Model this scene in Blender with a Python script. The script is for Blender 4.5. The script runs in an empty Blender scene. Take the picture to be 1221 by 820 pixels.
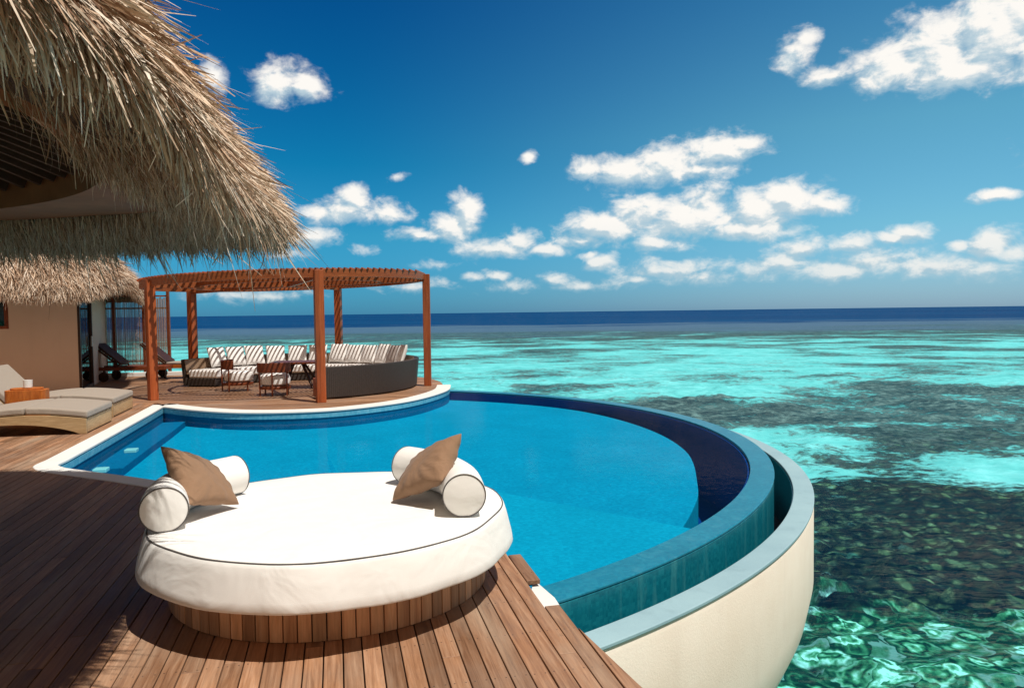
import bpy, bmesh, math, random
import numpy as np
from mathutils import Vector, Matrix, noise as mnoise
R = math.radians
rng = np.random.default_rng(7)
random.seed(7)
S = bpy.context.scene
COL = S.collection

# ------------------------------------------------------------------ camera
CAMZ = 1.7
cam_d = bpy.data.cameras.new('camera')
cam = bpy.data.objects.new('camera', cam_d); COL.objects.link(cam)
cam_d.sensor_width = 36.0
cam_d.lens = 36.0 * 900 / 1221
cam_d.clip_start = 0.05; cam_d.clip_end = 60000
_roll = math.atan(13 / 1031.); _pitch = math.atan(37.7 / 900)
fw = Vector((0, math.cos(_pitch), -math.sin(_pitch)))
up0 = Vector((0, math.sin(_pitch), math.cos(_pitch))); rt0 = Vector((1, 0, 0))
rt = rt0 * math.cos(_roll) - up0 * math.sin(_roll)
up = up0 * math.cos(_roll) + rt0 * math.sin(_roll)
cam.matrix_world = Matrix(((rt.x, up.x, -fw.x, 0), (rt.y, up.y, -fw.y, 0), (rt.z, up.z, -fw.z, CAMZ), (0, 0, 0, 1)))
S.camera = cam

# ------------------------------------------------------------------ light
SUN_EL = R(65); SUN_TO = Vector((0.77, -0.64, 0)).normalized()
sun_d = bpy.data.lights.new('sun', 'SUN'); sun_d.energy = 4.4; sun_d.angle = R(0.5); sun_d.color = (1.0, 0.945, 0.87)
sun = bpy.data.objects.new('sun', sun_d); COL.objects.link(sun)
to = Vector((SUN_TO.x * math.cos(SUN_EL), SUN_TO.y * math.cos(SUN_EL), math.sin(SUN_EL)))
sun.rotation_euler = to.to_track_quat('Z', 'Y').to_euler()
sun.location = (5, -5, 20)
S.view_settings.view_transform = 'Standard'; S.view_settings.look = 'None'
S.view_settings.gamma = 1; S.view_settings.use_curve_mapping = False
S.view_settings.exposure = 0.1
SKY_STRENGTH = 0.085

# ------------------------------------------------------------------ node helpers
class NT:
    def __init__(s, tree): s.t = tree; s.n = tree.nodes; s.l = tree.links
    def new(s, typ, **kw):
        n = s.n.new(typ)
        for k, v in kw.items():
            if k in ('op',): n.operation = v
            else: setattr(n, k, v)
        return n
    def put(s, sock, v):
        if isinstance(v, bpy.types.NodeSocket): s.l.new(v, sock)
        elif v is not None:
            try: sock.default_value = v
            except Exception:
                sock.default_value = tuple(v) + (1,) if hasattr(v, '__len__') and len(v) == 3 else v
    def math(s, op, a, b=None, c=None, clamp=False):
        n = s.new('ShaderNodeMath', op=op); n.use_clamp = clamp
        s.put(n.inputs[0], a); s.put(n.inputs[1], b); s.put(n.inputs[2], c)
        return n.outputs[0]
    def vmath(s, op, a, b=None, c=None):
        n = s.new('ShaderNodeVectorMath', op=op)
        s.put(n.inputs[0], a); s.put(n.inputs[1], b)
        if c is not None: s.put(n.inputs[2], c)
        return n.outputs['Value'] if op in ('LENGTH', 'DOT_PRODUCT', 'DISTANCE') else n.outputs[0]
    def noise(s, vec, scale, detail=4, rough=.55, dist=0, out='Fac'):
        n = s.new('ShaderNodeTexNoise'); s.put(n.inputs['Vector'], vec); s.put(n.inputs['Scale'], scale)
        n.inputs['Detail'].default_value = detail; n.inputs['Roughness'].default_value = rough
        n.inputs['Distortion'].default_value = dist
        return n.outputs[out]
    def vor(s, vec, scale, feature='F1', out='Distance', rand=1):
        n = s.new('ShaderNodeTexVoronoi', feature=feature); s.put(n.inputs['Vector'], vec)
        n.inputs['Scale'].default_value = scale; n.inputs['Randomness'].default_value = rand
        return n.outputs[out]
    def ramp(s, fac, stops, interp='LINEAR'):
        n = s.new('ShaderNodeValToRGB'); cr = n.color_ramp; cr.interpolation = interp
        while len(cr.elements) < len(stops): cr.elements.new(0.5)
        for e, (p, c) in zip(cr.elements, stops):
            e.position = p
            e.color = (c, c, c, 1) if not hasattr(c, '__len__') else tuple(c) + (1,)
        s.put(n.inputs[0], fac); return n.outputs[0]
    def map(s, v, a, b, c=0., d=1., smooth=False):
        n = s.new('ShaderNodeMapRange'); n.interpolation_type = 'SMOOTHSTEP' if smooth else 'LINEAR'
        s.put(n.inputs[0], v)
        for i, x in enumerate((a, b, c, d)): s.put(n.inputs[1 + i], x)
        return n.outputs[0]
    def mix(s, fac, a, b, blend='MIX'):
        n = s.new('ShaderNodeMix'); n.data_type = 'RGBA'; n.blend_type = blend
        s.put(n.inputs[0], fac); s.put(n.inputs[6], a); s.put(n.inputs[7], b)
        return n.outputs[2]
    def coord(s, which='Object'): return s.new('ShaderNodeTexCoord').outputs[which]
    def xyz(s, v):
        n = s.new('ShaderNodeSeparateXYZ'); s.put(n.inputs[0], v); return n.outputs
    def comb(s, x, y, z):
        n = s.new('ShaderNodeCombineXYZ')
        for i, v in enumerate((x, y, z)): s.put(n.inputs[i], v)
        return n.outputs[0]
    def scale(s, v, sc): return s.vmath('MULTIPLY', v, sc)
    def bump(s, h, strength=.3, dist=.01):
        n = s.new('ShaderNodeBump'); s.put(n.inputs['Height'], h)
        n.inputs['Strength'].default_value = strength; n.inputs['Distance'].default_value = dist
        return n.outputs[0]
def newmat(name):
    m = bpy.data.materials.new(name); m.use_nodes = True
    m.node_tree.nodes.clear(); return m, NT(m.node_tree)
def principled(name, f, rough=.6, spec=.5, metal=0, sheen=0):
    """f(nt) -> (color, normal or None, rough or None)"""
    m, nt = newmat(name)
    col, nor, ro = f(nt)
    b = nt.new('ShaderNodeBsdfPrincipled'); o = nt.new('ShaderNodeOutputMaterial')
    nt.put(b.inputs['Base Color'], col); nt.put(b.inputs['Roughness'], ro if ro is not None else rough)
    b.inputs['Specular IOR Level'].default_value = spec; b.inputs['Metallic'].default_value = metal
    if sheen: b.inputs['Sheen Weight'].default_value = sheen
    if nor is not None: nt.l.new(nor, b.inputs['Normal'])
    nt.l.new(b.outputs[0], o.inputs[0]); return m
def island(nt): return nt.new('ShaderNodeNewGeometry').outputs['Random Per Island']

# ------------------------------------------------------------------ sky
world = bpy.data.worlds.new('World'); S.world = world; world.use_nodes = True
W = NT(world.node_tree); W.n.clear()
sky = W.new('ShaderNodeTexSky', sky_type='NISHITA'); sky.sun_disc = False
sky.sun_elevation = SUN_EL; sky.sun_rotation = math.atan2(SUN_TO.x, SUN_TO.y); sky.air_density = 1.0; sky.dust_density = .4; sky.ozone_density = 2.0
d = W.coord('Generated')
x, y, z = W.xyz(d)
az = W.math('ARCTAN2', x, y)
el = W.math('ARCSINE', z)
# clouds: (azimuth, elevation, half width, half height, amount), radians, x to the right of the view axis
def pc(px, py, hw, hh, a=1.0):
    hy = 378 - (px - 190) * 13 / 1031.
    u = (px - 610.5) / 900; v = (hy - py) / 900
    az_ = math.atan(u); el_ = math.atan(v * math.cos(az_))
    return (az_, el_, hw / 900 * math.cos(az_) ** 2, hh * 1.12 / 900 * math.cos(az_), a)
clouds = [pc(*c) for c in [
 (338, 102, 40, 24), (372, 106, 36, 18), (262, 97, 18, 18, .8),
 (408, 252, 60, 17, .95), (425, 240, 26, 20), (468, 252, 34, 16, .9), (373, 286, 45, 14, .8), (345, 305, 30, 9, .5),
 (556, 260, 24, 30, 1.05), (540, 272, 34, 20), (500, 281, 44, 10, .8), (596, 298, 62, 13, .85), (625, 289, 26, 16, .9), (650,298,40,10,.7),
 (700, 202, 30, 14, .9), (760, 205, 75, 20), (800, 196, 60, 24), (855, 180, 62, 24), (880, 172, 36, 14, .95), (830, 205, 60, 12, .8),
 (720, 272, 62, 22), (765, 256, 50, 28), (820, 262, 90, 30), (838, 238, 34, 20), (905, 256, 60, 30, 1.1), (935, 240, 52, 28, 1.1), (985, 246, 38, 16, .9), (890, 275, 70, 16, .9), (690, 288, 40, 12, .8), (785,290,55,12,.8),
 (948, 68, 28, 22, .85), (960, 52, 20, 14, .7), (990, 94, 34, 14, .85), (1060, 80, 55, 34), (1110, 62, 70, 44, 1.1), (1180, 45, 80, 56, 1.15), (1150, 92, 90, 22), (1215, 20, 60, 50, 1.1), (1260, 60, 90, 60, 1.1),
 (1188, 231, 36, 8, .95), (1082, 278, 28, 15, 1.0), (1060, 285, 30, 8, .8), (1182, 290, 40, 20, .95), (1140, 294, 18, 8, .8), (1215, 300, 30, 16, .8),
 (1020, 294, 34, 14, .7), (958, 300, 36, 15, .95), (940, 314, 50, 13, .85), (1040, 312, 70, 18, .85), (1115, 318, 70, 14, .8), (1000, 322, 60, 12, .75),
 (716, 314, 26, 11, .95), (702, 306, 14, 8, .8), (592, 329, 22, 7, .8), (566, 332, 18, 6, .7), (660, 333, 24, 7, .75), (635, 191, 10, 7, .75),
 (790, 322, 70, 14, .72), (840, 330, 60, 10, .65), (900, 320, 40, 12, .5), (760, 336, 50, 8, .5), (490, 340, 50, 8, .45), (430, 300, 16, 7, .5), (690,340,60,6,.5),
 (480, 212, 14, 5, .45), (1180, 324, 60, 12, .5), (620, 340, 60, 8, .4), (520, 318, 30, 6, .4), (1240,180,40,20,.8),
 (270, 350, 60, 9, .5), (330, 350, 60, 9, .5)]]
pv = W.comb(az, el, 0.0)
wn = W.noise(W.vmath('MULTIPLY', pv, (9, 16, 1)), 1.0, 3, .5, 0, 'Color')
wv = W.vmath('MULTIPLY', W.vmath('SUBTRACT', wn, (.5, .5, .5)), (.035, .022, 0))
pw = W.vmath('ADD', pv, wv)
def cloud_field(p, cl, soft):
    fl_ = None
    for (ca, ce, hw, hh, am) in cl:
        v = W.vmath('MULTIPLY_ADD', p, (1 / hw, 1 / hh, 0), (-ca / hw, -ce / hh, 0))
        f = W.math('MULTIPLY_ADD', W.vmath('LENGTH', v), -am, am)
        fl_ = f if fl_ is None else W.math('SMOOTH_MAX', fl_, f, soft)
    return fl_
fld = cloud_field(pw, clouds, .12)
fup = cloud_field(W.vmath('ADD', pw, (.004, .007, 0)), [c for c in clouds if c[2] > .024], .12)
hrel = W.math('MULTIPLY', W.math('SUBTRACT', fld, fup), 2.2)
n1 = W.noise(W.vmath('MULTIPLY', pv, (26, 40, 1)), 1.0, 8, .6, .3)
n2 = W.noise(W.vmath('MULTIPLY', pv, (95, 130, 1)), 1.0, 5, .6, .2)
nn = W.math('ADD', W.math('MULTIPLY', W.math('SUBTRACT', n1, .5), 1.7), W.math('MULTIPLY', W.math('SUBTRACT', n2, .5), .34))
den = W.math('ADD', fld, nn)
mask = W.map(den, -.08, .70, 0, 1, True)
thick = W.map(den, .3, 1.1, 0, 1, True)
# shading of the cloud masses: compare with the density a little towards the sun (up and right)
ps = W.vmath('ADD', pv, (.012, .016, 0))
n1b = W.noise(W.vmath('MULTIPLY', ps, (26, 40, 1)), 1.0, 8, .6, .3)
lit = W.map(W.math('ADD', W.math('MULTIPLY', W.math('SUBTRACT', n1, n1b), 3.2), W.math('ADD', hrel, W.math('MULTIPLY', thick, .25))), -.50, .50, 0, 1, True)
ccol = W.mix(lit, (.50, .64, .72, 1), (1.0, .97, .92, 1))
ccol = W.mix(W.map(el, .02, .12, .35, 0), ccol, (.30, .52, .62, 1))
e5 = W.map(el, 0, .5)
lr = W.ramp(e5, [(0, (.06, .26, .55)), (.2, (.05, .33, .48)), (.38, (.012, .29, .43)), (.76, (.006, .20, .385)), (1, (.004, .15, .35))])
rr_ = W.ramp(e5, [(0, (.27, .44, .74)), (.2, (.27, .55, .64)), (.44, (.27, .60, .60)), (.76, (.14, .46, .55)), (1, (.08, .37, .5))])
mulc = W.vmath('SCALE', W.mix(W.map(az, -.25, .58, 0, 1, True), lr, rr_)); mulc.node.inputs['Scale'].default_value = 2.0
skyc = W.vmath('MULTIPLY', sky.outputs[0], mulc)
bgc = W.vmath('SCALE', ccol, None); bgc.node.inputs['Scale'].default_value = .92 / SKY_STRENGTH
fin = W.mix(mask, skyc, bgc)
# warm fill added to the unseen sky overhead and behind, to warm the shade
warm_fill = W.math('MAXIMUM', W.map(el, .45, .85, 0, 1, True), W.map(y, .15, -.35, 0, 1, True))
warm_fill = W.math('MULTIPLY', warm_fill, W.map(el, -.02, .02))
fin = W.mix(warm_fill, fin, tuple(c / SKY_STRENGTH for c in (.26, .185, .135)) + (1,))
bg = W.new('ShaderNodeBackground'); W.l.new(fin, bg.inputs[0]); bg.inputs[1].default_value = SKY_STRENGTH
world.cycles.sampling_method = 'MANUAL'; world.cycles.sample_map_resolution = 256
wo = W.new('ShaderNodeOutputWorld'); W.l.new(bg.outputs[0], wo.inputs[0])

# ------------------------------------------------------------------ object helpers
def setp(o, label=None, cat=None, group=None, kind=None):
    for k, v in (('label', label), ('category', cat), ('group', group), ('kind', kind)):
        if v: o[k] = v
    return o
ORG = {}
def empty(name, loc, label, cat, group=None):
    o = bpy.data.objects.new(name, None); COL.objects.link(o); o.location = loc; o.empty_display_size = .2
    ORG[o.name] = Vector(loc); return setp(o, label, cat, group)
def link_mesh(name, me, mat, parent=None, org=None):
    o = bpy.data.objects.new(name, me); COL.objects.link(o)
    org = Vector(org) if org is not None else (ORG[parent.name] if parent is not None else Vector((0, 0, 0)))
    ORG[o.name] = org
    if mat is not None: me.materials.append(mat)
    me.transform(Matrix.Translation(-org))
    if parent is not None:
        o.parent = parent; o.location = org - ORG[parent.name]
    else: o.location = org
    return o
class MB:
    def __init__(s): s.v = []; s.f = []
    def add(s, vs, fs):
        b = len(s.v); s.v += [tuple(p) for p in vs]; s.f += [tuple(i + b for i in f) for f in fs]; return s
    def box(s, c, size, rz=0, M=None):
        hx, hy, hz = size[0] / 2, size[1] / 2, size[2] / 2
        vs = [Vector((a * hx, b * hy, cc * hz)) for a in (-1, 1) for b in (-1, 1) for cc in (-1, 1)]
        m = M if M is not None else Matrix.Rotation(rz, 3, 'Z')
        vs = [m @ v + Vector(c) for v in vs]
        return s.add(vs, [(0, 1, 3, 2), (4, 6, 7, 5), (0, 4, 5, 1), (2, 3, 7, 6), (0, 2, 6, 4), (1, 5, 7, 3)])
    def beam(s, a, b, w, h, upv=(0, 0, 1)):
        a, b = Vector(a), Vector(b); dd = b - a; L = dd.length; yv = dd.normalized(); u = Vector(upv)
        xv = yv.cross(u).normalized(); zv = xv.cross(yv)
        M = Matrix((xv, yv, zv)).transposed()
        return s.box((a + b) / 2, (w, L, h), M=M)
    def prism(s, poly, z0, z1):
        n = len(poly); vs = [(p[0], p[1], z0) for p in poly] + [(p[0], p[1], z1) for p in poly]
        fs = [tuple(range(n - 1, -1, -1)), tuple(range(n, 2 * n))] + [(i, (i + 1) % n, n + (i + 1) % n, n + i) for i in range(n)]
        return s.add(vs, fs)
    def loft(s, rows, cu=False, cv=False, cap=False):
        nr = len(rows); nc = len(rows[0]); vs = [p for r in rows for p in r]; fs = []
        for i in range(nr if cv else nr - 1):
            for j in range(nc if cu else nc - 1):
                i2 = (i + 1) % nr; j2 = (j + 1) % nc
                fs.append((i * nc + j, i * nc + j2, i2 * nc + j2, i2 * nc + j))
        if cap:
            fs.append(tuple(range(nc - 1, -1, -1))); fs.append(tuple(range((nr - 1) * nc, nr * nc)))
        return s.add(vs, fs)
    def tube(s, path, r, n=8, cap=True):
        path = [Vector(p) for p in path]; rows = []
        for i, p in enumerate(path):
            t = (path[min(i + 1, len(path) - 1)] - path[max(i - 1, 0)]).normalized()
            a = t.orthogonal() if abs(t.z) > .9 else t.cross(Vector((0, 0, 1)))
            a.normalize(); b = t.cross(a); rr = r[i] if hasattr(r, '__len__') else r
            rows.append([p + (a * math.cos(q) + b * math.sin(q)) * rr for q in [2 * math.pi * k / n for k in range(n)]])
        return s.loft(rows, cu=True, cap=cap)
    def lathe(s, prof, c, n=48, a0=0, a1=2 * math.pi, closed_prof=False):
        full = abs(a1 - a0 - 2 * math.pi) < 1e-6
        k = n if full else n + 1
        rows = []
        for i in range(k):
            a = a0 + (a1 - a0) * i / n
            rows.append([(c[0] + r * math.cos(a), c[1] + r * math.sin(a), c[2] + zz) for r, zz in prof])
        s.loft(rows, cu=closed_prof, cv=full)
        if not full and closed_prof:
            b = len(s.v) - k * len(prof)
            s.f.append(tuple(b + j for j in range(len(prof))))
            s.f.append(tuple(b + (k - 1) * len(prof) + j for j in range(len(prof) - 1, -1, -1)))
        return s
    def build(s, name, mat, parent=None, smooth=False, bevel=0, org=None, sub=0, seg=2):
        me = bpy.data.meshes.new(name); me.from_pydata(s.v, [], s.f); me.validate(); me.update()
        bm = bmesh.new(); bm.from_mesh(me); bmesh.ops.recalc_face_normals(bm, faces=bm.faces); bm.to_mesh(me); bm.free()
        if smooth:
            me.polygons.foreach_set('use_smooth', [True] * len(me.polygons))
        o = link_mesh(name, me, mat, parent, org)
        if bevel:
            m = o.modifiers.new('bevel', 'BEVEL'); m.width = bevel; m.segments = seg; m.limit_method = 'ANGLE'; m.angle_limit = R(35)
        if sub:
            m = o.modifiers.new('sub', 'SUBSURF'); m.levels = sub; m.render_levels = sub
        if smooth:
            try: me.set_sharp_from_angle(angle=R(40))
            except Exception: pass
        return o
def ring_prof(r0, r1, z0, z1): return [(r0, z0), (r1, z0), (r1, z1), (r0, z1)]
def arc(c, r, a0, a1, n): return [(c[0] + r * math.cos(R(a0 + (a1 - a0) * i / n)), c[1] + r * math.sin(R(a0 + (a1 - a0) * i / n))) for i in range(n + 1)]
def catmull(P, n=8, closed=False):
    P = [Vector(p) for p in P]; out = []; N = len(P)
    for i in range(N if closed else N - 1):
        if closed: p0, p1, p2, p3 = P[i - 1], P[i], P[(i + 1) % N], P[(i + 2) % N]
        else: p0, p1, p2, p3 = P[max(i - 1, 0)], P[i], P[i + 1], P[min(i + 2, N - 1)]
        for k in range(n):
            t = k / n
            out.append(.5 * ((2 * p1) + (p2 - p0) * t + (2 * p0 - 5 * p1 + 4 * p2 - p3) * t * t + (3 * p1 - p0 - 3 * p2 + p3) * t ** 3))
    if not closed: out.append(P[-1])
    return out
def offset_poly(P, d):
    """offset an open polyline to its left by d"""
    P = [Vector((p[0], p[1])) for p in P]; out = []
    for i, p in enumerate(P):
        t = (P[min(i + 1, len(P) - 1)] - P[max(i - 1, 0)]).normalized(); out.append(p + Vector((-t.y, t.x)) * d)
    return out

# ------------------------------------------------------------------ materials
def m_wood(name, c1, c2, c3, scale=1.0, axis=(0.9, 22, 22), rough=.55, weather=.25, gloss=.4, screws=0):
    def f(nt):
        co = nt.coord(); isl = island(nt)
        off = nt.comb(nt.math('MULTIPLY', isl, 37.0), nt.math('MULTIPLY', isl, 91.0), nt.math('MULTIPLY', isl, 13.0))
        v = nt.vmath('ADD', nt.scale(co, tuple(a * scale for a in axis)), off)
        g = nt.noise(v, 1.0, 6, .65, 1.2)
        g2 = nt.noise(nt.scale(v, (3, 4, 4)), 1.0, 3, .6)
        base = nt.ramp(g, [(.28, c1), (.5, c2), (.72, c3)])
        base = nt.mix(nt.map(g2, .35, .75, 0, .5), base, nt.mix(1.0, base, (.45, .42, .4, 1), 'MULTIPLY'))
        tone = nt.map(isl, 0, 1, .58, 1.30)
        br = nt.vmath('SCALE', base); nt.l.new(base, br.node.inputs[0]); nt.l.new(tone, br.node.inputs['Scale'])
        big = nt.noise(co, 1.3, 4, .6)
        out = nt.mix(nt.map(big, .45, .75, 0, weather), br, (.26, .22, .18, 1))
        st = nt.noise(nt.scale(co, (5, 5, 5)), 1.0, 5, .7)
        out = nt.mix(nt.map(st, .66, .74, 0, .55), out, (.05, .03, .02, 1))
        if screws:
            X, Y, Z = nt.xyz(co)
            fx = nt.math('ABSOLUTE', nt.math('SUBTRACT', nt.math('FRACT', nt.math('DIVIDE', X, screws)), .5))
            fx = nt.math('MULTIPLY', nt.math('SUBTRACT', fx, .28), screws)
            fy = nt.math('MULTIPLY', nt.math('SUBTRACT', nt.math('FRACT', nt.math('DIVIDE', Y, .45)), .5), .45)
            dd = nt.vmath('LENGTH', nt.comb(fx, fy, 0))
            out = nt.mix(nt.map(dd, .0035, .005, .85, 0), out, (.03, .022, .018, 1))
            wr = nt.noise(nt.scale(co, (3, .35, 3)), 1.0, 5, .65)
            out = nt.mix(nt.map(wr, .50, .70, 0, .45), out, (.50, .38, .27, 1))
        return out, nt.bump(g, .5, .004), nt.map(g, .3, .7, rough - .08, rough + .15)
    return principled(name, f, rough, gloss)
M = {}
M['deck'] = m_wood('deck_wood', screws=.095, *( (.18, .078, .036), (.345, .175, .09), (.47, .275, .165)), axis=(26, 1.1, 26), weather=.35)
M['slat_wood'] = m_wood('slat_wood', (.46, .22, .11), (.66, .37, .20), (.78, .50, .30), axis=(20, 20, 1.2), weather=.3)
M['post'] = m_wood('post_wood', (.28, .055, .014), (.42, .095, .024), (.52, .135, .04), axis=(18, 18, .8), weather=.05, rough=.42)
M['beam'] = m_wood('beam_wood', (.28, .06, .015), (.42, .105, .026), (.52, .15, .04), axis=(3, 3, 26), weather=.05, rough=.45)
M['darkwood'] = m_wood('dark_wood', (.03, .012, .007), (.06, .024, .012), (.09, .035, .018), axis=(12, 12, 12), weather=.0, rough=.4)
M['redwood'] = m_wood('red_wood', (.16, .035, .012), (.26, .06, .02), (.34, .09, .03), axis=(10, 10, 10), weather=0, rough=.35)
M['palewood'] = m_wood('pale_wood', (.48, .31, .15), (.60, .41, .21), (.68, .49, .27), axis=(2, 2, 14), weather=0, rough=.5)
M['orangewood'] = m_wood('orange_wood', (.42, .10, .015), (.55, .15, .025), (.62, .21, .04), axis=(10, 10, 2), weather=0, rough=.4)
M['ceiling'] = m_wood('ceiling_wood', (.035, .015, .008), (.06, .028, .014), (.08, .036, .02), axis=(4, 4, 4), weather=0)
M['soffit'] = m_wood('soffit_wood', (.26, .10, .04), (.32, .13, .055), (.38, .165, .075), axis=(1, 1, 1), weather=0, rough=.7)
def fabric(name, c, folds=.25, weave=300, fold_scale=5, tone=.06):
    def f(nt):
        co = nt.coord()
        n = nt.noise(co, fold_scale, 3, .5, .6); w = nt.noise(co, weave, 2, .5)
        c2 = tuple(x * (1 - tone) for x in c)
        col = nt.mix(nt.noise(co, 9, 4), c2 + (1,), c + (1,))
        h = nt.math('ADD', nt.math('MULTIPLY', n, 1.0), nt.math('MULTIPLY', w, .03))
        return col, nt.bump(h, folds, .06), None
    return principled(name, f, .85, .2, sheen=.1)
M['white_fab'] = fabric('white_canvas', (.86, .84, .80), .32, fold_scale=3.0)
M['brown_fab'] = fabric('brown_satin', (.31, .185, .11), .35, fold_scale=7, tone=.25)
M['taupe_fab'] = fabric('taupe_canvas', (.36, .305, .25), .2)
M['piping'] = fabric('grey_piping', (.10, .09, .085), .1)
def stripes(nt):
    co = nt.coord(); X, Y, Z = nt.xyz(co)
    t = nt.math('ADD', nt.math('MULTIPLY', X, 1.0), nt.math('ADD', nt.math('MULTIPLY', Y, .35), nt.math('MULTIPLY', Z, .45)))
    t = nt.math('ADD', t, nt.math('MULTIPLY', nt.noise(co, 3, 2), .04))
    s = nt.math('FRACT', nt.math('MULTIPLY', t, 22.0))
    k = nt.math('MULTIPLY', nt.map(s, .42, .5), nt.map(s, .78, .86, 1, 0))
    return nt.mix(k, (.90, .88, .85, 1), (.78, .75, .72, 1)), nt.bump(nt.noise(co, 8, 3), .3, .03), None
M['stripe'] = principled('striped_canvas', stripes, .85, .2)
def wicker(nt):
    co = nt.coord(); X, Y, Z = nt.xyz(co)
    row = nt.math('SINE', nt.math('MULTIPLY', Z, 420.0))
    ang = nt.math('ARCTAN2', Y, X)
    colm = nt.math('SINE', nt.math('MULTIPLY', ang, 420.0))
    h = nt.math('MULTIPLY', row, nt.math('ADD', .6, nt.math('MULTIPLY', colm, .4)))
    n = nt.noise(co, 30, 3)
    c = nt.mix(nt.map(nt.math('ADD', h, n), -.3, 1.4), (.012, .009, .008, 1), (.075, .055, .045, 1))
    return c, nt.bump(h, .6, .004), None
M['wicker'] = principled('dark_wicker', wicker, .55, .4)
M['wicker_in'] = principled('brown_wicker', lambda nt: (nt.mix(nt.noise(nt.scale(nt.coord(), (40, 40, 160)), 1.0, 2), (.16, .10, .06, 1), (.32, .21, .13, 1)), None, None), .6)
def stucco(name, c, c2, amp=.25, stain=.3):
    def f(nt):
        co = nt.coord(); n = nt.noise(co, .9, 6, .62); n2 = nt.noise(nt.scale(co, (5, 5, .8)), 1.0, 5, .6)
        col = nt.mix(nt.map(n, .35, .7), c + (1,), c2 + (1,))
        col = nt.mix(nt.map(n2, .55, .8, 0, stain), col, tuple(x * .62 for x in c2) + (1,))
        g = nt.noise(co, 60, 4, .7)
        return col, nt.bump(nt.math('ADD', g, nt.math('MULTIPLY', n, 2)), amp, .006), None
    return principled(name, f, .85, .25)
M['cream'] = stucco('cream_stucco', (.90, .79, .68), (.82, .69, .57), .4, .14)
M['wallp'] = stucco('beige_plaster', (.80, .62, .49), (.74, .57, .45), .15, .1)
M['coping'] = stucco('white_coping', (.78, .76, .72), (.68, .67, .64), .2, .25)
M['rim'] = stucco('blue_grey_rim', (.31, .47, .52), (.24, .38, .44), .3, .35)
def tiles(name, ca, cb, grout, sc=26.0, rough=.15, streak=None, gl=.5):
    def f(nt):
        co = nt.coord(); X, Y, Z = nt.xyz(co)
        cell = nt.vor(co, sc, 'F1', 'Color', 0.0)
        r = nt.xyz(cell)[0]
        col = nt.mix(r, ca + (1,), cb + (1,))
        sp_ = nt.noise(co, 16, 3, .7)
        col = nt.mix(nt.map(sp_, .35, .65, .30, 0), col, tuple(x * .62 for x in ca) + (1,))
        big = nt.noise(co, 1.1, 4, .6)
        col = nt.mix(nt.map(big, .3, .75, 0, .45), col, tuple(x * .7 for x in ca) + (1,))
        if streak:
            sn = nt.noise(nt.scale(co, (7, 7, .9)), 1.0, 6, .65, .4)
            col = nt.mix(nt.map(sn, .52, .72, 0, .5), col, streak + (1,))
        return col, nt.bump(nt.vor(co, sc, 'DISTANCE_TO_EDGE', 'Distance', 0.0), .15, .004), None
    return principled(name, f, rough, gl)
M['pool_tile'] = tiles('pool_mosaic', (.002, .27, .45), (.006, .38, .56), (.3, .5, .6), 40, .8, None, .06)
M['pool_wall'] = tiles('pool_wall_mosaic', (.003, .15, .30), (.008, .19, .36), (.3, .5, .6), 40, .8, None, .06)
M['pool_shade'] = tiles('shade_mosaic', (.001, .04, .20), (.001, .05, .24), (.1, .2, .3), 40, .8, None, .06)  # navy carries the shade of the inner wall, put into the colour
M['edge_top'] = tiles('wet_edge_mosaic', (.010, .18, .29), (.02, .24, .35), (.3, .5, .6), 40, .3, (.06, .28, .38), .2)
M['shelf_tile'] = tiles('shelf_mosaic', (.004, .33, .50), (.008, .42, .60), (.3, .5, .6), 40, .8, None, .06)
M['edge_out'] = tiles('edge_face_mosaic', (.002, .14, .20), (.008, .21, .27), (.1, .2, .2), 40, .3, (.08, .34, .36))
M['band'] = tiles('waterline_mosaic', (.10, .42, .58), (.22, .55, .68), (.3, .5, .6), 22, .25)
def thatch_mat(name, k=1.0):
    def f(nt):
        isl = island(nt); co = nt.coord()
        c = nt.ramp(isl, [(0, (.17, .09, .055)), (.12, (.38, .235, .155)), (.35, (.64, .46, .32)), (.65, (.84, .67, .51)), (1, (.98, .88, .75))])
        c = nt.mix(nt.map(nt.noise(co, 3.0, 3), .35, .7, 0, .5), c, nt.mix(1.0, c, (.62, .52, .45, 1), 'MULTIPLY'))
        n = nt.noise(nt.scale(co, (90, 90, 12)), 1.0, 2)
        c = nt.mix(nt.map(n, .3, .7, .25, 0), c, (.12, .07, .04, 1))
        return c, None, None
    return principled(name, f, .75, .08)
M['thatch'] = thatch_mat('thatch')
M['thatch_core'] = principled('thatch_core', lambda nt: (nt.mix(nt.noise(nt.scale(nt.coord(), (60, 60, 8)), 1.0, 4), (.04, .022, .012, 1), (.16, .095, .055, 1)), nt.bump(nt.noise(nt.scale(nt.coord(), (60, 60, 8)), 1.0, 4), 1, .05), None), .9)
def glassy(name, tint, rough=.02):
    m, nt = newmat(name)
    t = nt.new('ShaderNodeBsdfTransparent'); t.inputs[0].default_value = tint + (1,)
    g = nt.new('ShaderNodeBsdfGlossy'); g.inputs['Roughness'].default_value = rough
    fr = nt.new('ShaderNodeFresnel'); fr.inputs[0].default_value = 1.45
    mx = nt.new('ShaderNodeMixShader'); nt.l.new(fr.outputs[0], mx.inputs[0]); nt.l.new(t.outputs[0], mx.inputs[1]); nt.l.new(g.outputs[0], mx.inputs[2])
    o = nt.new('ShaderNodeOutputMaterial'); nt.l.new(mx.outputs[0], o.inputs[0]); return m
M['glass'] = glassy('window_glass', (.45, .55, .55))
M['curtain'] = fabric('curtain_cloth', (.45, .52, .45), .6, fold_scale=20)
M['ceramic'] = principled('white_ceramic', lambda nt: ((.8, .78, .74, 1), None, None), .25)
M['black'] = principled('black_rubber', lambda nt: ((.015, .013, .012, 1), None, None), .5)
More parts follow.
